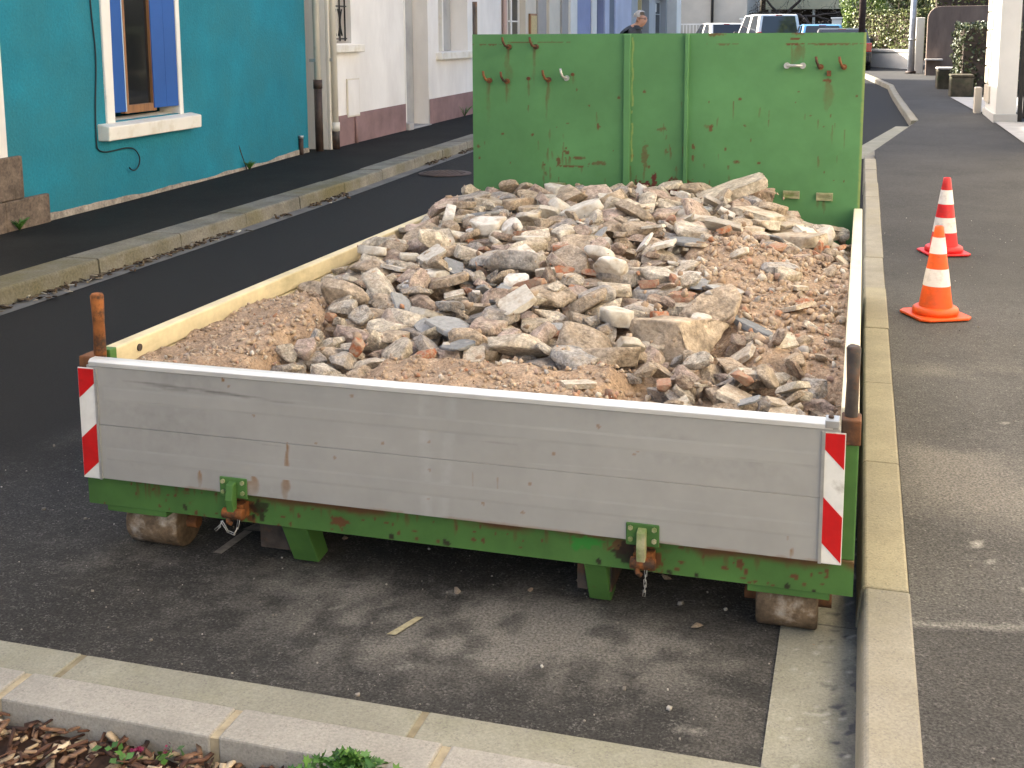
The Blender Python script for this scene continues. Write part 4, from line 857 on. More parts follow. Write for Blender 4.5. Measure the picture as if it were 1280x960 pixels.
# --- white house with mauve plinth
W_ = frame((-5.38, 10.72), (-5.36, 18.25)); wl = 7.53; sY = lambda y: y-10.72
wh = thing('white_house', 'white rendered house with a mauve plinth, iron window grille and grey doorway', 'house', (-5.38, 14, .2))
wall_holes(W_, .0, wl, -.2, EAVE, [(sY(10.93), sY(11.52), 1.50, 2.75), (sY(13.42), sY(14.38), .2, 2.6), (sY(14.86), sY(16.3), 1.335, 2.75), (.3, 1.3, 3.8, 5.1), (4, 5.2, 3.8, 5.1)], M['whitewash'], wh, depth=.32)
for a, b in ((.05, sY(13.385)), (sY(14.395), wl)):
    q = MB(W_); n_ = 6
    for k in range(n_):
        s0 = a+(b-a)*k/n_; s1 = a+(b-a)*(k+1)/n_; q.add([(s0, .012, -.1), (s1, .012, -.1), (s1, .012, .565+.012*(s1)), (s0, .012, .565+.012*s0), (s0, -.01, .565+.012*s0), (s1, -.01, .565+.012*s1)], [(0, 1, 2, 3), (3, 2, 5, 4)])
    q.add([(b, .012, -.1), (b, -.01, -.1), (b, -.01, .565+.012*b), (b, .012, .565+.012*b)], [(0, 1, 2, 3)])
    q.build('plinth', M['mauve'], wh)
window(W_, sY(10.95), sY(11.50), 1.53, 2.73, -.2, wh, M['trim'])
gr = MB(W_)
for s in (10.97, 11.12, 11.30, 11.46): gr.tube([(sY(s), -.06, 1.53), (sY(s), -.06, 2.7)], .011, 6)
for z in (1.56, 1.98, 2.4): gr.tube([(sY(10.94), -.06, z), (sY(11.51), -.06, z)], .009, 6)
for c in (11.12, 11.30):
    for sg in (-1, 1): gr.tube([(sY(c)+sg*(.055-.05*math.sin(t*math.pi)), -.055, 1.60+.34*t) for t in np.linspace(0, 1, 9)], .010, 6)
gr.build('window_grille', M['ironblk'], wh)
MB(W_).box(sY(10.83), sY(11.76), -.28, .09, 1.385, 1.485).build('window_sill', M['sillw'], wh, bevel=.01)
MB(W_).box(sY(14.74), sY(16.45), -.28, .10, 1.215, 1.325).build('window_sill', M['sillw'], wh, bevel=.01)
MB(W_).box(sY(14.88), sY(16.28), -.34, -.30, 1.34, 2.74).build('roller_shutter', M['greyren'], wh, bevel=.004)
MB(W_).box(sY(15.10), sY(15.16), -.30, -.02, 1.34, 2.74).build('window_post', M['trim'], wh, bevel=.004)
mc = MB(W_).box(sY(11.31), sY(11.70), .004, .022, .535, 1.04).build('meter_cabinet', M['cremeh'], wh, bevel=.004)
MB(W_).box(sY(11.33), sY(11.68), .022, .028, .555, 1.02).build('cabinet_door', M['whitewash'], mc, bevel=.003)
MB(W_).tube([(sY(11.55), .03, .16), (sY(11.55), .03, .53)], .022, 8).build('conduit', M['mauve'], wh)
MB(W_).box(sY(13.435), sY(14.365), -.30, -.24, .2, 2.58).build('door', M['greyren'], wh, bevel=.01)
MB(W_).box(sY(13.39), sY(13.425), -.02, .012, .32, 2.6).build('door_edge', M['trim'], wh)
MB(W_).box(sY(13.38), sY(13.56), -.04, .07, .19, .31).build('boundary_stone', M['greige'], wh, bevel=.02)
MB(W_).box(sY(13.42), sY(14.38), -.3, .05, .1, .23).build('doorstep', M['greige'], wh, bevel=.01)
for s0, s1 in ((.3, 1.3), (4, 5.2)): window(W_, s0+.02, s1-.02, 3.82, 5.08, -.12, wh, M['trim'])
roof(W_, .0, wl, EAVE-.1, wh)
# downpipes between the two houses
for y, x, jn, m1, lab in ((10.52, -5.40, 1.0, 'castbrown', 'white downpipe with a dark brown cast iron foot at the teal house corner'), (10.79, -5.30, .45, 'darksteel', 'white downpipe with peeling rusty foot at the white house corner')):
    t = thing('downpipe', lab, 'pipe', (x, y, .16)); z0 = zg(y)+.12
    MB().tube([(x, y, jn), (x, y, EAVE)], .042, 14).build('pipe', M['pvcw'], t)
    MB().tube([(x, y, z0), (x, y, jn)], .05, 14).build('pipe_foot', M[m1], t); MB().tube([(x, y, jn-.05), (x, y, jn+.06)], .056, 14).build('pipe_collar', M['castbrown'] if y < 10.6 else M['pvcw'], t)
    MB().box(x-.08, x, y-.06, y+.06, 1.28, 1.32).build('pipe_clamp', M['steel'], t)
MB(W_).box(.0, .10, .002, .05, .1, EAVE-.1).build('corner_trim', M['pvcw'], wh, bevel=.01)
# --- houses further up the street
B_ = frame((-5.40, 18.35), (-5.40, 24.3)); b_ = lambda y: y-18.35
bh = thing('beige_house', 'cream house with pale pilasters, a white barred window and a yellow framed notice', 'house', (-5.4, 21, .3))
wall_holes(B_, 0, 5.95, -.2, EAVE+.3, [(b_(18.85), b_(20.05), 1.3, 2.7), (1, 2, 3.8, 5.1), (3.7, 4.7, 3.8, 5.1)], M['cremeh'], bh)
window(B_, b_(18.87), b_(20.03), 1.32, 2.68, -.14, bh, M['trim'], bar=1.86, fw_=.07)
MB(B_).tube([(.05, .06, .2), (.05, .06, EAVE)], .05, 12).build('downpipe', M['pinkpipe'], bh)
nb = MB(B_).box(b_(20.25), b_(20.75), .004, .05, 1.55, 2.02).build('notice_board', M['wood'], bh, bevel=.005); MB(B_).box(b_(20.29), b_(20.71), .05, .056, 1.59, 1.98).build('notice_sheet', M['notice'], nb)
for y0, y1, d, m_ in ((20.85, 21.5, .05, 'greige'), (21.6, 22.5, .09, 'cremeh'), (22.9, 23.5, .04, 'greige'), (23.6, 24.25, .07, 'trim')): MB(B_).box(b_(y0), b_(y1), .003, d, .2, 2.9).build('pilaster', M[m_], bh, bevel=.01)  # grey bands hold the pilaster shading in their colour
for s0 in (1, 3.7): window(B_, s0+.02, s0+.98, 3.82, 5.08, -.12, bh, M['trim'])
roof(B_, 0, 5.95, EAVE+.3, bh)
L_ = frame((-5.42, 24.35), (-5.42, 31.4)); l_ = lambda y: y-24.35
lh = thing('lilac_house', 'lilac blue house with pale pilaster strips and a slate blue door', 'house', (-5.4, 28, .35))
wall_holes(L_, 0, 7.05, -.2, EAVE, [(l_(26.6), l_(27.5), .3, 2.6), (1, 2, 3.7, 5.), (4.5, 5.5, 3.7, 5.)], M['lilac'], lh)
MB(L_).box(l_(26.62), l_(27.48), -.2, -.14, .3, 2.58).build('door', M['bluegrey'], lh, bevel=.01)
for y0, y1, m_ in ((26.05, 26.55, 'trim'), (27.55, 28.1, 'lilacpale'), (28.9, 31.2, 'lilacpale')): MB(L_).box(l_(y0), l_(y1), .003, .05, .2, 3.).build('pilaster', M[m_], lh, bevel=.01)
MB(L_).box(l_(28.2), l_(28.8), .003, .03, .3, 2.6).build('shutter', M['bluegrey'], lh, bevel=.01)
for s0 in (1, 4.5): window(L_, s0+.02, s0+.98, 3.72, 4.98, -.12, lh, M['trim'])
roof(L_, 0, 7.05, EAVE, lh)
S_ = frame((-5.42, 31.5), (-5.42, 39.3)); s_y = lambda y: y-31.5
sh_ = thing('shop', 'grey shop front with a dark doorway, bluish glass door and white corner pillar', 'shop', (-5.4, 35, .4))
wall_holes(S_, 0, 7.3, -.2, 3.45, [(s_y(33.0), s_y(34.4), .3, 2.75), (s_y(35.5), s_y(37.7), .3, 2.75)], M['shopgrey'], sh_, depth=.5)
MB(S_).box(s_y(33.0), s_y(34.4), -.6, -.5, .3, 2.75).build('doorway', M['shopdark'], sh_); MB(S_).box(s_y(33.1), s_y(34.3), -.3, -.26, 2.35, 2.45).build('door_bar', M['trim'], sh_)
gd = window(S_, s_y(35.52), s_y(37.68), .32, 2.73, -.2, sh_, M['shopgrey'], bar=2.25, fw_=.1)
MB(S_).box(s_y(36.3), s_y(36.9), -.194, -.19, 2.32, 2.6).build('door_poster', M['trim'], gd)
MB(S_).box(s_y(37.9), s_y(38.85), .004, .35, .2, 3.3).build('corner_pillar', M['trim'], sh_, bevel=.02); MB(S_).box(s_y(32.45), s_y(32.55), .0, .1, .3, 3.).build('downpipe', M['notice'], sh_)
roof(S_, 0, 7.3, 3.45, sh_, rise=.9)

# ------------------------------------------------------------------ right-hand side
M['pierw'] = paint('white_pier', (.72, .69, .64)); M['pierside'] = paint('pier_render', (.50, .48, .45)); M['quoin'] = paint('quoin_stone', (.62, .54, .43))
M['apron'] = paint('concrete_apron', (.40, .38, .35), var=.1, vs_=4.)
M['browncon'] = paint('brown_concrete', (.17, .125, .10), var=.16, vs_=2.2, bump=.5, col2=(.11, .08, .065), c2s=1.6, c2lo=.5, c2hi=.75, stretch=(2, 2, .5))
M['moss'] = paint('mossy_stone', (.085, .068, .042), var=.35, vs_=5., bump=.8, col2=(.05, .06, .025), c2s=4., c2lo=.5, c2hi=.65)
def G(x, y): return zg(y)+KH
ap = MB(); ap.add([(3.12, 12.2, G(0, 12.2)+.006), (7, 12.2, G(0, 12.2)+.006), (7, 16.3, G(0, 16.3)+.006), (3.06, 16.3, G(0, 16.3)+.006)], [(0, 1, 2, 3)])
struct(ap.build('apron', M['apron']))
ap = MB(); ap.add([(2.98, 18.2, G(0, 18.2)+.006), (6, 18.2, G(0, 18.2)+.006), (6, 22., G(0, 22.)+.006), (2.79, 22., G(0, 22.)+.006)], [(0, 1, 2, 3)])
struct(ap.build('driveway', M['apron']))
pr = thing('gate_pier', 'tall white gate pier with stepped quoin stones on its street side', 'pier', (3.3, 16.5, G(0, 16.4)))
MB().box(3.07, 3.36, 16.3, 18.0, G(0, 16.4)-.1, 3.2).build('shaft', M['pierw'], pr, bevel=.01); MB().box(3.04, 3.38, 16.27, 18.03, G(0, 16.4)-.1, G(0, 16.4)+.12).build('foot', M['pierside'], pr, bevel=.01)
MB().box(3.02, 3.41, 16.25, 18.05, 3.2, 3.3).build('cap', M['pierside'], pr, bevel=.02)
for k in range(9):
    z = .62+k*.29; a = 17.8 if k % 2 else 17.45; MB().box(3.045, 3.10, a-.22, 18.02, z-.135, z+.135).build('quoin', M['quoin'], pr, bevel=.012)
MB().box(2.92, 3.03, 18.1, 18.35, G(0, 18)-.1, G(0, 18)+.42).build('stub_post', M['quoin'], None, bevel=.015)
tag(bpy.data.objects['stub_post'], 'short pale concrete stub post at the foot of the white gate pier', 'post')
gt = thing('dark_gate', 'black metal gate leaf beside the white gate pier', 'gate', (3.8, 16.5, G(0, 16.4)))
MB().box(3.39, 3.45, 16.35, 16.43, G(0, 16.4)-.02, 3.).build('gate_post', M['ironblk'], gt)
for k in range(8): MB().box(3.46+k*.16, 3.46+k*.16+.15, 16.38, 16.41, G(0, 16.4)+.05, 2.6).build('gate_board', M['ironblk'], gt)
# sunlit house beside the right pavement, mostly outside the frame; its wall end shows at the picture edge
R_ = frame((3.30, 12.1), (3.22, -8)); rl = 20.1
rh = thing('pale_house', 'pale rendered house wall standing along the right pavement', 'house', (3.3, 4, .13))
hs = [(2 + 4*k, 3.1+4*k, z, z+1.4) for k in range(5) for z in (1.0, 3.7)]
wall_holes(R_, 0, rl, -.2, 6.2, hs, M['cremeh'], rh)
for a, b, c, d in hs: window(R_, a+.02, b-.02, c+.02, d-.02, -.12, rh, M['trim'])
roof(R_, 0, rl, 6.2, rh)
for k, (x0, x1, y0, y1, h, lab) in enumerate(((2.80, 3.22, 22.1, 22.7, .44, 'mossy brown stone block beside the driveway apron'), (2.70, 3.25, 24.9, 25.7, .46, 'dark stone block with a top coloured pale as lit, near the clipped shrub'))):
    t = thing('stone_block', lab, 'stone block', ((x0+x1)/2, (y0+y1)/2, G(0, y0))); MB().box(x0, x1, y0, y1, G(0, y0)-.05, G(0, y0)+h-.05).build('block', M['moss'], t, bevel=.03)
    MB().box(x0-.01, x1+.01, y0-.01, y1+.01, G(0, y0)+h-.05, G(0, y0)+h).build('block_top', M['greige'] if k else M['moss'], t, bevel=.02)  # second block's top painted paler to stand for light from behind
bwl = thing('garden_wall', 'tall brown rendered garden wall with a rounded upper corner', 'wall', (3.6, 31.5, G(0, 31.5)))
za = G(0, 31.2)-.1
arc = [(2.74+.32-.32*math.cos(t), 1.96+.34*math.sin(t)) for t in np.linspace(0, math.pi/2, 9)]
MB().prism([(2.74, za)]+arc+[(7., 2.33), (7., za)], 31.2, 31.5, 1).build('wall_body', M['browncon'], bwl, bevel=.015)
MB().box(2.70, 3.15, 30.8, 31.19, .86, .90).build('ledge', M['greige'], bwl, bevel=.01)
MB().box(2.5, 2.735, 32.6, 33., G(0, 32.8)-.1, 2.02).build('gatepost', M['trim'], None, bevel=.02); tag(bpy.data.objects['gatepost'], 'square white gatepost beside the brown garden wall', 'gatepost')
lw = thing('low_wall', 'low white wall with a coping below the long clipped hedge', 'wall', (1.5, 36, G(0, 36)))
lf = frame((.35, 38.5), (2.49, 35.0)); ll = 4.08
MB(lf).box(0, ll, -.22, 0, .3, 1.0).build('wall_body', M['trim'], lw, bevel=.01); MB(lf).box(-.02, ll, -.25, .03, 1.0, 1.09).build('coping', M['pierw'], lw, bevel=.015)
# poles
M['zinc'] = mat('zinc_pole', (.40, .42, .46), .45, .15, 6., .1, 60., metallic=.5)
t = thing('lamp_post', 'grey steel lamp post standing by the white gatepost', 'lamp post', (2.42, 32.3, G(0, 32.3)))
MB().tube([(2.40, 32.3, G(0, 32.3)-.05), (2.40, 32.3, 1.6), (2.42, 32.3, 5.5)], [.10, .085, .07], 14).build('shaft', M['zinc'], t); MB().tube([(2.40, 32.3, 1.38), (2.40, 32.3, 1.43)], .10, 14).build('band', M['steel'], t); MB().tube([(2.40, 32.3, G(0, 32.3)-.02), (2.40, 32.3, G(0, 32.3)+.06)], .14, 14).build('base_ring', M['castbrown'], t)
MB().tube([(2.42, 32.3, 5.45), (1.9, 32.2, 5.75), (1.2, 32.1, 5.8)], .045, 8).build('arm', M['zinc'], t); MB().prism([(1.2, 5.72), (.75, 5.74), (.75, 5.80), (1.2, 5.86)], 32., 32.22, 1).build('lamp_head', M['zinc'], t)
t = thing('wooden_pole', 'dark wooden utility pole rising behind the green end wall', 'pole', (1.04, 28.6, zg(28.6)))
MB().tube([(1.05, 28.6, zg(28.6)-.1), (1.04, 28.6, 3), (1.03, 28.6, 6.5)], [.09, .08, .06], 12).build('shaft', M['castbrown'], t); MB().box(.3, 1.8, 28.52, 28.58, 6.1, 6.2).build('crossarm', M['castbrown'], t)

# ------------------------------------------------------------------ vegetation
def leafmat(name, stops, rough=.45): return mat(name, (.05, .1, .03), rough, .15, 20., 0, island=stops, spec=.4)
M['leaf_h'] = leafmat('hedge_leaves', [(0, (.035, .052, .012)), (.4, (.09, .115, .03)), (.75, (.17, .19, .06)), (1, (.27, .27, .12))])
M['leaf_d'] = leafmat('laurel_leaves', [(0, (.02, .03, .010)), (.5, (.05, .065, .022)), (.85, (.10, .115, .045)), (1, (.25, .26, .16))])
M['leaf_y'] = leafmat('conifer_leaves', [(0, (.06, .10, .014)), (.6, (.13, .19, .025)), (1, (.23, .30, .05))])
M['leaf_g'] = leafmat('plant_leaves', [(0, (.02, .065, .010)), (.5, (.045, .13, .018)), (1, (.10, .22, .035))])
M['leaf_p'] = leafmat('spring_leaves', [(0, (.10, .07, .05)), (.5, (.22, .17, .12)), (1, (.40, .34, .25))])
M['bark'] = mat('bark', (.075, .055, .042), .9, .3, 8., .6, 40.)
M['petal'] = mat('petals', (.16, .008, .045), .6, .1, 9., 0)
def leaves(name, pts, nrm, size, m, parent, asp=.55, jit=.9):
    n = len(pts); a = rng.normal(0, 1, (n, 3)); d = nrm+jit*a; d /= np.linalg.norm(d, axis=1)[:, None]
    u = np.cross(d, rng.normal(0, 1, (n, 3))); u /= np.linalg.norm(u, axis=1)[:, None]; v = np.cross(d, u); s = (size*rng.uniform(.6, 1.3, n))[:, None]
    V = np.stack([pts-u*s*.5, pts+v*s*asp*.5+d*s*.06, pts+u*s*.5, pts-v*s*asp*.5+d*s*.06], 1)
    return mesh_np(name, V.reshape(-1, 3), np.arange(4*n).reshape(-1, 4), m, parent)
def blockhedge(xf, s0, s1, d0, d1, z0, z1, n, size, m, parent, name='foliage', lump=.08):
    P = []; N = []
    faces = [(2, z1, (0, 0, 1)), (1, d1, (0, 1, 0)), (1, d0, (0, -1, 0)), (0, s0, (-1, 0, 0)), (0, s1, (1, 0, 0))]
    ar = [(s1-s0)*(d1-d0), (s1-s0)*(z1-z0), (s1-s0)*(z1-z0), (d1-d0)*(z1-z0), (d1-d0)*(z1-z0)]; tot = sum(ar)
    for (ax, val, nn), a in zip(faces, ar):
        k = int(n*a/tot); q = np.stack([rng.uniform(s0, s1, k), rng.uniform(d0, d1, k), rng.uniform(z0, z1, k)], 1); q[:, ax] = val
        nz = fbm(q[:, (ax+1) % 3]*4.5, q[:, (ax+2) % 3]*4.5, 3, 5+ax)-.5; q += np.array(nn)[None]*(nz*lump*2-np.abs(rng.normal(0, .05, k)))[:, None]; P.append(q); N.append(np.tile(nn, (k, 1)))
    P = np.vstack(P); N = np.vstack(N).astype(float)
    W = np.array([xf(*p) for p in P]); o = np.array(xf(0, 0, 0)); W2 = np.array([xf(*(p+nv)) for p, nv in zip(P, N)])-W
    leaves(name, W, W2, size, m, parent)
    MB(xf).box(s0+.1, s1-.1, d0+.1, d1-.1, z0-.2, z1-.1).build('inner_twigs', M['bark'], parent)
h = thing('clipped_hedge', 'long clipped green hedge growing above the low white wall', 'hedge', (.9, 37.5, 1)); blockhedge(lf, .1, ll, -1.35, -.28, .95, 2.30, 9000, .10, M['leaf_h'], h)
h = thing('laurel_bush', 'dark boxy laurel bush beside the two stone blocks', 'bush', (3.2, 22.8, G(0, 22.8)))
blockhedge(lambda s, d, z: (s, d, z), 2.96, 4.4, 22.8, 24.4, G(0, 22.8), 1.78, 4200, .075, M['leaf_d'], h, lump=.12)
h = thing('wall_top_hedge', 'strip of green hedge showing above the brown garden wall', 'hedge', (5, 32.5, .5)); blockhedge(lambda s, d, z: (s, d, z), 2.9, 7.2, 31.9, 33., .8, 2.62, 5000, .10, M['leaf_h'], h)
def crown(name, label, cat, cx, cy, z0, z1, rx_, ry_, n, size, m, trunk=True, shape='dome', group=None):
    t = thing(name, label, cat, (cx, cy, zg(cy)), group); u = rng.normal(0, 1, (n, 3)); u /= np.linalg.norm(u, axis=1)[:, None]
    rr = .72+.5*(fbm(u[:, 0]*3+cx, u[:, 1]*3+u[:, 2]*4, 4, 8)-.3); rr *= rng.uniform(.72, 1., n)**.5
    p = u*rr[:, None]; zc = (z0+z1)/2; hh = (z1-z0)/2
    if shape == 'cone': k = np.clip(1-(p[:, 2]+1)/2*.85, .12, 1); p[:, 0] *= k*1.15; p[:, 1] *= k*1.15
    W = np.stack([cx+p[:, 0]*rx_, cy+p[:, 1]*ry_, zc+p[:, 2]*hh], 1); leaves('crown', W, u, size, m, t)
    pts = [(cx, cy, zg(cy)-.1), (cx+.05, cy, (zg(cy)+z0)/2), (cx, cy, z0+hh*.5), (cx, cy, z0+hh*1.5)]; MB().tube(pts, [.14, .11, .09, .03], 10).build('trunk', M['bark'], t)
    for k in range(6):
        a = k*1.05; lb = MB().tube([(cx, cy, z0+hh*.3*(1+k % 3)), (cx+math.cos(a)*rx_*.4, cy+math.sin(a)*ry_*.4, z0+hh*(.6+.2*(k % 3))), (cx+math.cos(a)*rx_*.7, cy+math.sin(a)*ry_*.7, z0+hh*(.9+.25*(k % 3)))], [.05, .035, .012], 6).build('limb', M['bark'], t)
    return t
crown('topiary_conifer', 'domed yellow green conifer rising behind the clipped hedge', 'conifer', 1.05, 41.5, .9, 3.9, 1.0, 1.0, 6000, .09, M['leaf_y'])
crown('garden_tree', 'dark green bushy tree behind the hedge and the domed conifer', 'tree', 2.35, 44, 1.6, 4.2, 1.5, 1.4, 5000, .12, M['leaf_h'])
# tangled bare tree above the parked cars
bt = thing('bare_tree', 'gnarled bare spreading tree with sparse pale buds above the white van', 'tree', (-2.6, 53, zg(53)))
tips = []
def branch(p, d, ln, r, lev, mb):
    pts = [p]; q = Vector(p); dd = Vector(d)
    for k in range(5):
        dd = (dd+Vector((random.gauss(0, .28), random.gauss(0, .28), random.gauss(-.02, .22)))).normalized(); q = q+dd*ln/5; pts.append(q.copy())
    mb.tube(pts, [r*(1-.6*k/5) for k in range(6)], 6, cap=False)
    if lev == 0: tips.extend(pts[2:]); return
    for k in range(4 if lev > 1 else 3):
        s = random.randint(2, 5); branch(pts[s], (dd+Vector((random.gauss(0, .8), random.gauss(0, .6), random.gauss(0, .35)))).normalized(), ln*.68, r*.5, lev-1, mb)
mb = MB(); mb.tube([(-2.7, 53, zg(53)-.2), (-2.6, 53, 1.6), (-2.4, 53, 2.4)], [.2, .16, .14], 10); mb.build('trunk', M['bark'], bt)
mb = MB()
for a in (-1, -.3, .6, 1.2, -.6, .2): branch(Vector((-2.4, 53, 2.3)), Vector((a*1.2, random.uniform(-.4, .4), .35)).normalized(), 2.3, .08, 3, mb)
mb.build('branches', M['bark'], bt, fixn=False)
tp = np.array([tuple(t) for t in tips]); tp = tp[rng.integers(0, len(tp), 2600)]+rng.normal(0, .07, (2600, 3)); leaves('crown', tp, np.tile([0, 0, 1.], (2600, 1)), .07, M['leaf_p'], bt)
# foreground plant, flower and wall weeds
gp = thing('geranium_plant', 'leafy green lobed plant growing over the pale edging stone', 'plant', (.12, -.86, -.03))
V = []; Fq = []
for k in range(230):
    a = random.uniform(0, 6.28); r_ = abs(random.gauss(0, .055)); cx, cy = .125+math.cos(a)*r_*1.5, -.868+math.sin(a)*r_*.62; cz = .015+.06*math.exp(-(r_/.07)**2)+random.uniform(-.03, .012); tl = Euler((random.gauss(0, .5), random.gauss(0, .5), random.uniform(0, 6.28))).to_matrix(); sz = random.uniform(.010, .018); b0 = len(V)
    V.append(Vector((cx, cy, cz)))
    for j in range(14):
        t = j/14*6.283; rr_ = sz*(1 if j % 2 == 0 else .55)*(1 if abs(t-3.14) > .5 else .3); V.append(tl@Vector((rr_*math.cos(t), rr_*math.sin(t), .2*rr_))+Vector((cx, cy, cz)))
    Fq += [(b0, b0+1+j, b0+1+(j+1) % 14) for j in range(14)]
mesh_np('foliage', [tuple(v) for v in V], Fq, M['leaf_g'], gp)
st_ = MB()
for k in range(14): a = random.uniform(0, 6.28); st_.tube([(.115, -.868, -.05), (.115+math.cos(a)*.03, -.868+math.sin(a)*.02, -.01), (.115+math.cos(a)*.07, -.868+math.sin(a)*.035, .01)], .0016, 5)
st_.build('stems', M['leaf_g'], gp)
def flower(x, y, label, nl, nf):
    t = thing('flower', label, 'flower', (x, y, -.04)); p = np.stack([rng.normal(x, .02, nl), rng.normal(y, .014, nl), rng.uniform(-.03, .01, nl)], 1); leaves('foliage', p, np.tile([0, -.3, 1.], (nl, 1)), .022, M['leaf_g'], t, asp=.7)
    if nf: p = np.stack([rng.normal(x+.004, .006, nf), rng.normal(y+.004, .005, nf), rng.uniform(.0, .014, nf)], 1); leaves('petals', p, np.tile([0, -.3, 1.], (nf, 1)),   .010, M['petal'], t, asp=.9)
flower(-.335, -.862, 'small plant with a magenta bloom among the bark chips', 14, 16); flower(-.40, -.885, 'tuft of dark red shoots among the bark chips', 3, 26); flower(-.455, -.885, 'single dark green sprout among the bark chips', 12, 0)
def weed(x, y, label, n, hgt):
    t = thing('weed', label, 'weed', (x, y, zg(y)+.12)); mb = MB()
    for k in range(n):
        a = random.uniform(-2.2, 2.2); l = hgt*random.uniform(.4, 1); mb.tube([(x, y, zg(y)+.12), (x+.4*l*math.cos(a), y+.4*l*math.sin(a), zg(y)+.12+l*.7), (x+.8*l*math.cos(a), y+.9*l*math.sin(a), zg(y)+.12+l)], [.004, .004, .001], 4)
    mb.build('blades', M['leaf_g'], t)
weed(-5.34, 8.62, 'grassy weed growing at the foot of the teal wall', 90, .10); weed(-5.12, 4.6, 'green weed at the foot of the brown stone blocks', 90, .10); weed(-5.30, 15.9, 'small weed at the foot of the mauve plinth', 25, .2)
tag(MB().tube([(-5.36, 8.6, zg(8.6)+.12), (-5.42, 8.5, .5), (-5.42, 8.47, .72)], .006, 5).build('dry_stalk', M['bark']), 'thin dark dry stalk leaning on the teal wall', 'stalk')

# ------------------------------------------------------------------ far end of the street
M['farbeige'] = paint('far_render', (.52, .47, .40)); M['awn'] = paint('cream_awning', (.70, .62, .40)); M['dark'] = paint('dark_shade', (.02, .018, .016))
fh = thing('far_house', 'plain beige house closing the view with a dark downpipe', 'house', (-9, 47, .5))
MB().box(-14, -3.9, 50.5, 58, -.2, 5.8).build('wall', M['farbeige'], fh); MB().prism([(50, 5.8), (54.2, 7.6), (58.4, 5.8)], -14.2, -3.7, 0).build('roof', M['roof'], fh); MB().tube([(-5.4, 50.4, .3), (-5.4, 50.4, 5.8)], .06, 8).build('downpipe', M['ironblk'], fh)
MB().box(-8.6, -7.0, 50.42, 50.5, .4, 2.1).build('garage_door', M['shopgrey'], fh, bevel=.01); MB().box(-7.7, -7.4, 50.40, 50.49, 2.2, 2.32).build('vent', M['dark'], fh)
gt2 = thing('white_gate', 'white barred metal gate in front of the beige house', 'gate', (-6, 49.9, .5)); 
MB().box(-6.9, -5.0, 49.9, 49.94, 1.98, 2.04).build('rail', M['trim'], gt2); MB().box(-6.9, -5.0, 49.9, 49.94, .8, .86).build('rail', M['trim'], gt2)
for k in range(14): MB().box(-6.9+k*.145, -6.87+k*.145, 49.9, 49.94, .55, 2.0).build('bar', M['trim'], gt2)
gw = thing('garden_wall', 'grey garden wall with square white pillars behind the parked cars', 'wall', (-1, 50, .5))
MB().box(-4.0, 1.4, 50.0, 50.2, .3, 1.95).build('panel', M['greige'], gw)
for x in (-3.9, -.05, 1.0): MB().box(x-.2, x+.2, 49.9, 50.3, .3, 2.18).build('pillar', M['trim'], gw, bevel=.02); MB().box(x-.25, x+.25, 49.85, 50.35, 2.18, 2.26).build('pillar_cap', M['trim'], gw, bevel=.02)
cp = thing('carport', 'open carport with a cream fascia and a dark interior behind the bare tree', 'carport', (-.5, 58, .6))
MB().box(-3.5, 2.8, 60.8, 61., .5, 3.0).build('back_wall', M['dark'], cp); MB().box(-3.6, 2.9, 57, 61, 3.0, 3.25).build('roof', M['awn'], cp, bevel=.02); MB().box(-3.6, 2.9, 56.9, 57, 2.75, 3.26).build('fascia', M['awn'], cp)
for x in (-3.4, -1.3, .6, 2.7): MB().box(x-.06, x+.06, 57, 57.12, .5, 3.0).build('post', M['cremeh'], cp)
eh = thing('end_house', 'pale house with a dark overhang behind the carport', 'house', (0, 66, .7)); MB().box(-6, 8, 64, 72, .3, 3.6).build('lower_wall', M['dark'], eh); MB().box(-6.3, 8.3, 63, 72.3, 3.6, 6.5).build('upper_wall', M['cremeh'], eh); MB().prism([(62.6, 6.5), (68, 8.6), (73, 6.5)], -6.5, 8.5, 0).build('roof', M['roof'], eh)

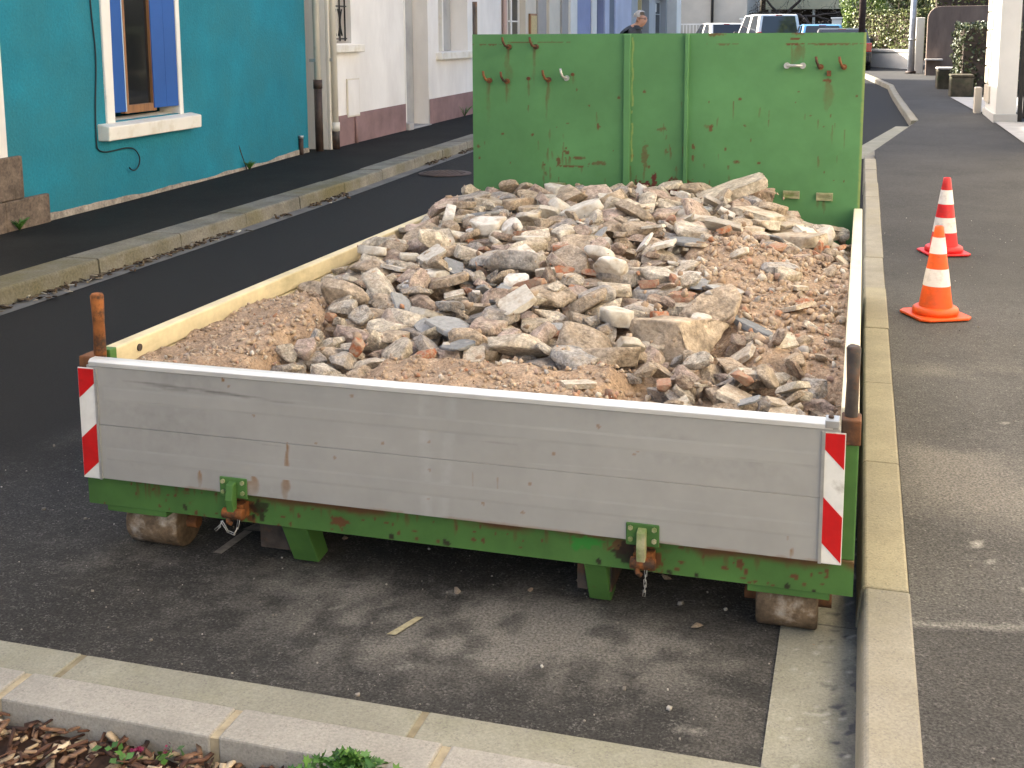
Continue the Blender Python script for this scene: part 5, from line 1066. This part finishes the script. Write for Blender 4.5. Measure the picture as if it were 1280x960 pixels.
# ------------------------------------------------------------------ parked vehicles
M['glassc'] = mat('car_glass', (.02, .024, .03), .08, .05, 1., 0, spec=.7); M['tyre'] = mat('tyre', (.018, .018, .018), .85, .1, 9., .2, 60.); M['alloy'] = mat('wheel_rim', (.35, .35, .36), .4, .1, 9., 0, metallic=.6)
M['tail'] = mat('tail_lamp', (.35, .01, .01), .25, .1, 9., 0, coat=.5); M['bump'] = mat('black_bumper', (.03, .03, .03), .6, .1, 9., 0); M['plateY'] = mat('number_plate', (.65, .62, .5), .5, .05, 9., 0)
def carpaint(n, c): return mat(n, c, .3, .03, 2., 0, coat=.6, spec=.5)
def vehicle(name, label, cat, x, y, head, prof, Ht, Lg, Wd, m, group='cars parked at the far end'):
    """prof = heights: belt line, bonnet length, screen foot, roof start, roof end, tail foot as fractions of the length (0 = rear)"""
    z0 = zg(y); ca, sa = math.cos(head), math.sin(head)
    def xf(a, b, c): return (x+b*ca-a*sa, y+b*sa+a*ca, z0+c)         # a = forward, b = right
    t = thing(name, label, cat, (x, y, z0), group); belt, hood = prof['belt'], prof['hood']; h = Wd/2; Lh = Lg/2
    low = [(-Lh, .32), (-Lh-.02, .6), (-Lh+.03, belt), (prof['a'], belt+.02), (Lh-.25, hood), (Lh, hood-.22), (Lh+.02, .35), (Lh-.1, .22), (-Lh+.1, .22)]
    MB(xf).prism([(p, q) for p, q in low], -h, h, 1).build('body', m, t, bevel=.07, segs=3)
    ti = .13; G4 = [(prof['b'], belt-.03), (prof['c'], Ht-.03), (prof['d'], Ht), (prof['e'], Ht-.04), (prof['a'], belt-.01)]
    n5 = len(G4); V = []
    for sgn in (-1, 1):
        for (a, z) in G4: k = (z-belt)/(Ht-belt); V.append((a, sgn*(h-.03-ti*max(0, k)), z))
    gm = MB(xf); gm.add(V, [tuple(range(n5-1, -1, -1)), tuple(range(n5, 2*n5))]+[(i_, (i_+1) % n5, n5+(i_+1) % n5, n5+i_) for i_ in range(n5)]); cab = gm.build('cabin', m, t, bevel=.05, segs=3)
    def lerp(p, q, k): return tuple(p[i_]+(q[i_]-p[i_])*k for i_ in range(3))
    def pane(nm, A, B, C, D, ins, push):
        c = Vector(A)+Vector(B)+Vector(C)+Vector(D); c /= 4; nr = (Vector(B)-Vector(A)).cross(Vector(D)-Vector(A)).normalized()
        if nr.dot(Vector(push)) < 0: nr = -nr
        f = [tuple(Vector(p).lerp(c, ins)+nr*.012) for p in (A, B, C, D)]; g = [tuple(Vector(p)-nr*.03) for p in f]
        MB(xf).add(f+g, [(0, 1, 2, 3), (0, 4, 5, 1), (1, 5, 6, 2), (2, 6, 7, 3), (3, 7, 4, 0)]).build(nm, M['glassc'], t)
    pane('rear_window', V[0], V[1], V[n5+1], V[n5], .16, (-1, 0, .2)); pane('windscreen', V[4], V[3], V[n5+3], V[n5+4], .12, (1, 0, .3))
    for o_ in (0, n5):
        b0, t0, t1, b1 = V[o_], V[o_+1], V[o_+3], V[o_+4]; nrm = (0, -1 if o_ == 0 else 1, .2)
        for k0, k1 in ((.06, .46), (.52, .95)): pane('side_window', lerp(b0, b1, k0), lerp(t0, t1, k0+.02), lerp(t0, t1, k1-.02), lerp(b0, b1, k1), .10, nrm)
        sgn = -1 if o_ == 0 else 1
        MB(xf).box(prof['a']-.25, prof['a']-.1, sgn*(h+.0), sgn*(h+.16), belt-.02, belt+.12).build('mirror', M['bump'], t, bevel=.03)
        MB(xf).box(-Lh-.035, -Lh+.1, sgn*(h-.20), sgn*(h+.004), belt-.28, belt-.02 if cat != 'van' else belt+.1).build('tail_lamp', M['tail'], t, bevel=.02)
        for a in (-Lh+.72, Lh-.75):
            w_ = MB(xf).tube([(a, sgn*(h-.2), .3), (a, sgn*(h-.19), .3), (a, sgn*(h+.0), .3), (a, sgn*(h+.012), .3)], [.27, .3, .3, .27], 20).build('wheel', M['tyre'], t); MB(xf).tube([(a, sgn*(h-.02), .3), (a, sgn*(h+.016), .3)], .19, 16).build('rim', M['alloy'], w_)
    MB(xf).box(-Lh-.07, -Lh+.05, -h+.05, h-.05, .34, .52).build('bumper', M['bump'], t, bevel=.03); MB(xf).box(-Lh-.04, -Lh-.01, -.25, .25, .66, .77).build('number_plate', M['plateY'], t)
    MB(xf).box(prof['c']-.035, prof['c']+.01, -.12, .12, Ht-.075, Ht-.04).build('brake_lamp', M['tail'], t)
    return t
hb = dict(belt=.92, hood=.86, a=.95, b=-1.93, c=-1.45, d=-.6, e=.15)
vn = dict(belt=1.02, hood=.98, a=1.15, b=-1.98, c=-1.86, d=-.8, e=.45)
vehicle('parked_van', 'white high-roofed van with a wide dark rear window', 'van', -2.75, 46.4, R(20), vn, 1.82, 4.05, 1.80, carpaint('white_paint', (.78, .78, .77)))
vehicle('parked_car', 'white hatchback parked beside the white van', 'car', -5.0, 49.0, R(22), hb, 1.48, 3.95, 1.70, carpaint('white_paint_b', (.76, .76, .75)))
vehicle('parked_car', 'black car parked by the kerb close to the wooden pole', 'car', .40, 36.2, R(2), hb, 1.36, 4.1, 1.72, carpaint('black_paint', (.012, .012, .014)))
vehicle('parked_car', 'light blue car showing its roof between the van and the black car', 'car', -.55, 42.6, R(8), hb, 1.44, 3.8, 1.64, carpaint('blue_paint', (.09, .27, .55)))

# ------------------------------------------------------------------ the man walking in the street
def person(x, y):
    z0 = zg(y); t = thing('person', 'grey haired person in a dark jacket walking in the street beyond the green end wall', 'person', (x, y, z0))
    J = {'pel': (0, 0, .98), 'sp1': (.03, 0, 1.14), 'sp2': (.06, 0, 1.36), 'ch': (.12, 0, 1.52), 'nk': (.205, 0, 1.60), 'hd0': (.265, 0, 1.65), 'hd1': (.275, 0, 1.71), 'hd2': (.262, 0, 1.79)}
    Rr = {'pel': .155, 'sp1': .15, 'sp2': .165, 'ch': .145, 'nk': .064, 'hd0': .072, 'hd1': .092, 'hd2': .068}
    E_ = [('pel', 'sp1'), ('sp1', 'sp2'), ('sp2', 'ch'), ('ch', 'nk'), ('nk', 'hd0'), ('hd0', 'hd1'), ('hd1', 'hd2')]
    for s, n_ in ((1, 'l'), (-1, 'r')):
        A = {'sh': ((.12, s*.20, 1.52), .085), 'el': ((.10+.05*s, s*.25, 1.17), .052), 'wr': ((.24+.08*s, s*.24, .95), .034), 'pm': ((.27+.08*s, s*.235, .885), .036)}
        hp = {'hp': ((.0, s*.10, .92), .10), 'kn': ((.07+.10*s, s*.10, .52), .066), 'an': ((-.02+.16*s, s*.10, .10), .045), 'to': ((.12+.16*s, s*.11, .035), .034)}
        for k, (p, r_) in {**A, **hp}.items(): J[n_+k] = p; Rr[n_+k] = r_
        E_ += [('ch', n_+'sh'), (n_+'sh', n_+'el'), (n_+'el', n_+'wr'), (n_+'wr', n_+'pm'), ('pel', n_+'hp'), (n_+'hp', n_+'kn'), (n_+'kn', n_+'an'), (n_+'an', n_+'to')]
        px_, py_, pz_ = J[n_+'pm']
        for k in range(5):
            f1 = (px_+.028*(k-1.6)*.7+.02, py_+(.012 if k else .028)*s*(1 if k == 0 else .3), pz_-.045+.01*(k == 0)); f2 = (f1[0]+.008, f1[1]-.012*s, f1[2]-.038+.008*abs(k-2))
            J[f'{n_}f{k}a'] = f1; J[f'{n_}f{k}b'] = f2; Rr[f'{n_}f{k}a'] = .010; Rr[f'{n_}f{k}b'] = .008; E_ += [(n_+'pm', f'{n_}f{k}a'), (f'{n_}f{k}a', f'{n_}f{k}b')]
    J['no'] = (.372, 0, 1.70); Rr['no'] = .014; E_.append(('hd1', 'no'))
    ks = list(J); me = bpy.data.meshes.new('body'); me.from_pydata([J[k] for k in ks], [(ks.index(a), ks.index(b)) for a, b in E_], []); o = bpy.data.objects.new('body_src', me); col.objects.link(o)
    o.modifiers.new('s', 'SKIN'); lay = me.skin_vertices[0].data if me.skin_vertices else None
    if lay is None: bpy.context.view_layer.update(); lay = me.skin_vertices[0].data
    for i_, k in enumerate(ks): lay[i_].radius = (Rr[k], Rr[k]*(1.0 if 'hd' in k or len(k) > 3 or k[0] in 'lr' else 1.0)); lay[i_].use_root = (k == 'pel')
    su = o.modifiers.new('u', 'SUBSURF'); su.levels = 2; su.render_levels = 2
    dg = bpy.context.evaluated_depsgraph_get(); me2 = bpy.data.meshes.new_from_object(o.evaluated_get(dg)); bpy.data.objects.remove(o)
    me2.transform(Matrix.Translation((x, y, z0))@Matrix.Rotation(R(-14), 4, 'Z')); me2.name = 'body'
    skin = mat('skin', (.42, .235, .17), .6, .08, 9., 0); jk = mat('dark_jacket', (.035, .042, .058), .8, .2, 9., .3, 50.); tr = mat('trousers', (.03, .032, .04), .85, .1, 9., .2, 50.)
    for m_ in (skin, jk, tr): me2.materials.append(m_)
    for p in me2.polygons:
        c = p.center; zz = c.z-z0; p.use_smooth = True; p.material_index = 0 if zz > 1.60 and (c.x-x)*math.cos(R(-14))+(c.y-y)*math.sin(R(-14)) > .15 else 2 if zz < .93 and math.hypot(c.x-x, c.y-y) < .2 else 1
        if .80 < zz < .925 and math.hypot(c.x-x, c.y-y) > .22: p.material_index = 0
        if zz < .9 and p.material_index == 1: p.material_index = 2
    link('body', me2, None, t)
    rot = Matrix.Translation((x, y, z0))@Matrix.Rotation(R(-14), 4, 'Z'); xf = lambda a, b, c: tuple(rot@Vector((a, b, c)))
    hr = mat('grey_hair', (.40, .38, .37), .8, .2, 60., .4, 150.); bm = bmesh.new(); bmesh.ops.create_icosphere(bm, subdivisions=3, radius=1)
    keep = [v for v in bm.verts if not (v.co.z < -.25 or (v.co.x > .45 and v.co.z < .55))]; rem = [v for v in bm.verts if v not in set(keep)]; bmesh.ops.delete(bm, geom=rem, context='VERTS')
    for v in bm.verts: v.co = Vector(xf(.256+v.co.x*.112, v.co.y*.096, 1.748+v.co.z*.105))
    mh_ = bpy.data.meshes.new('hair'); bm.to_mesh(mh_); bm.free(); mh_.polygons.foreach_set('use_smooth', [True]*len(mh_.polygons)); link('hair', mh_, hr, t)
    gl_ = MB(xf)
    for s in (-1, 1): gl_.tube([(.355, s*.034+.02*math.cos(a), 1.722+.016*math.sin(a)) for a in np.linspace(0, 6.283, 13)], .003, 5, cap=False); gl_.tube([(.355, s*.054, 1.724), (.27, s*.088, 1.728)], .003, 5)
    gl_.build('glasses', M['ironblk'], t)
    for s in (-1, 1): MB(xf).tube([(.265, s*.085, 1.685), (.255, s*.10, 1.705), (.26, s*.096, 1.735)], [.010, .015, .010], 8).build('ear', skin, t)
    cl_ = MB(xf); cl_.lathe([(.095, 1.565), (.085, 1.622), (.072, 1.625), (.068, 1.57)], (.205, 0, 0), 20); cl_.build('collar', jk, t)
person(-2.40, 15.0)
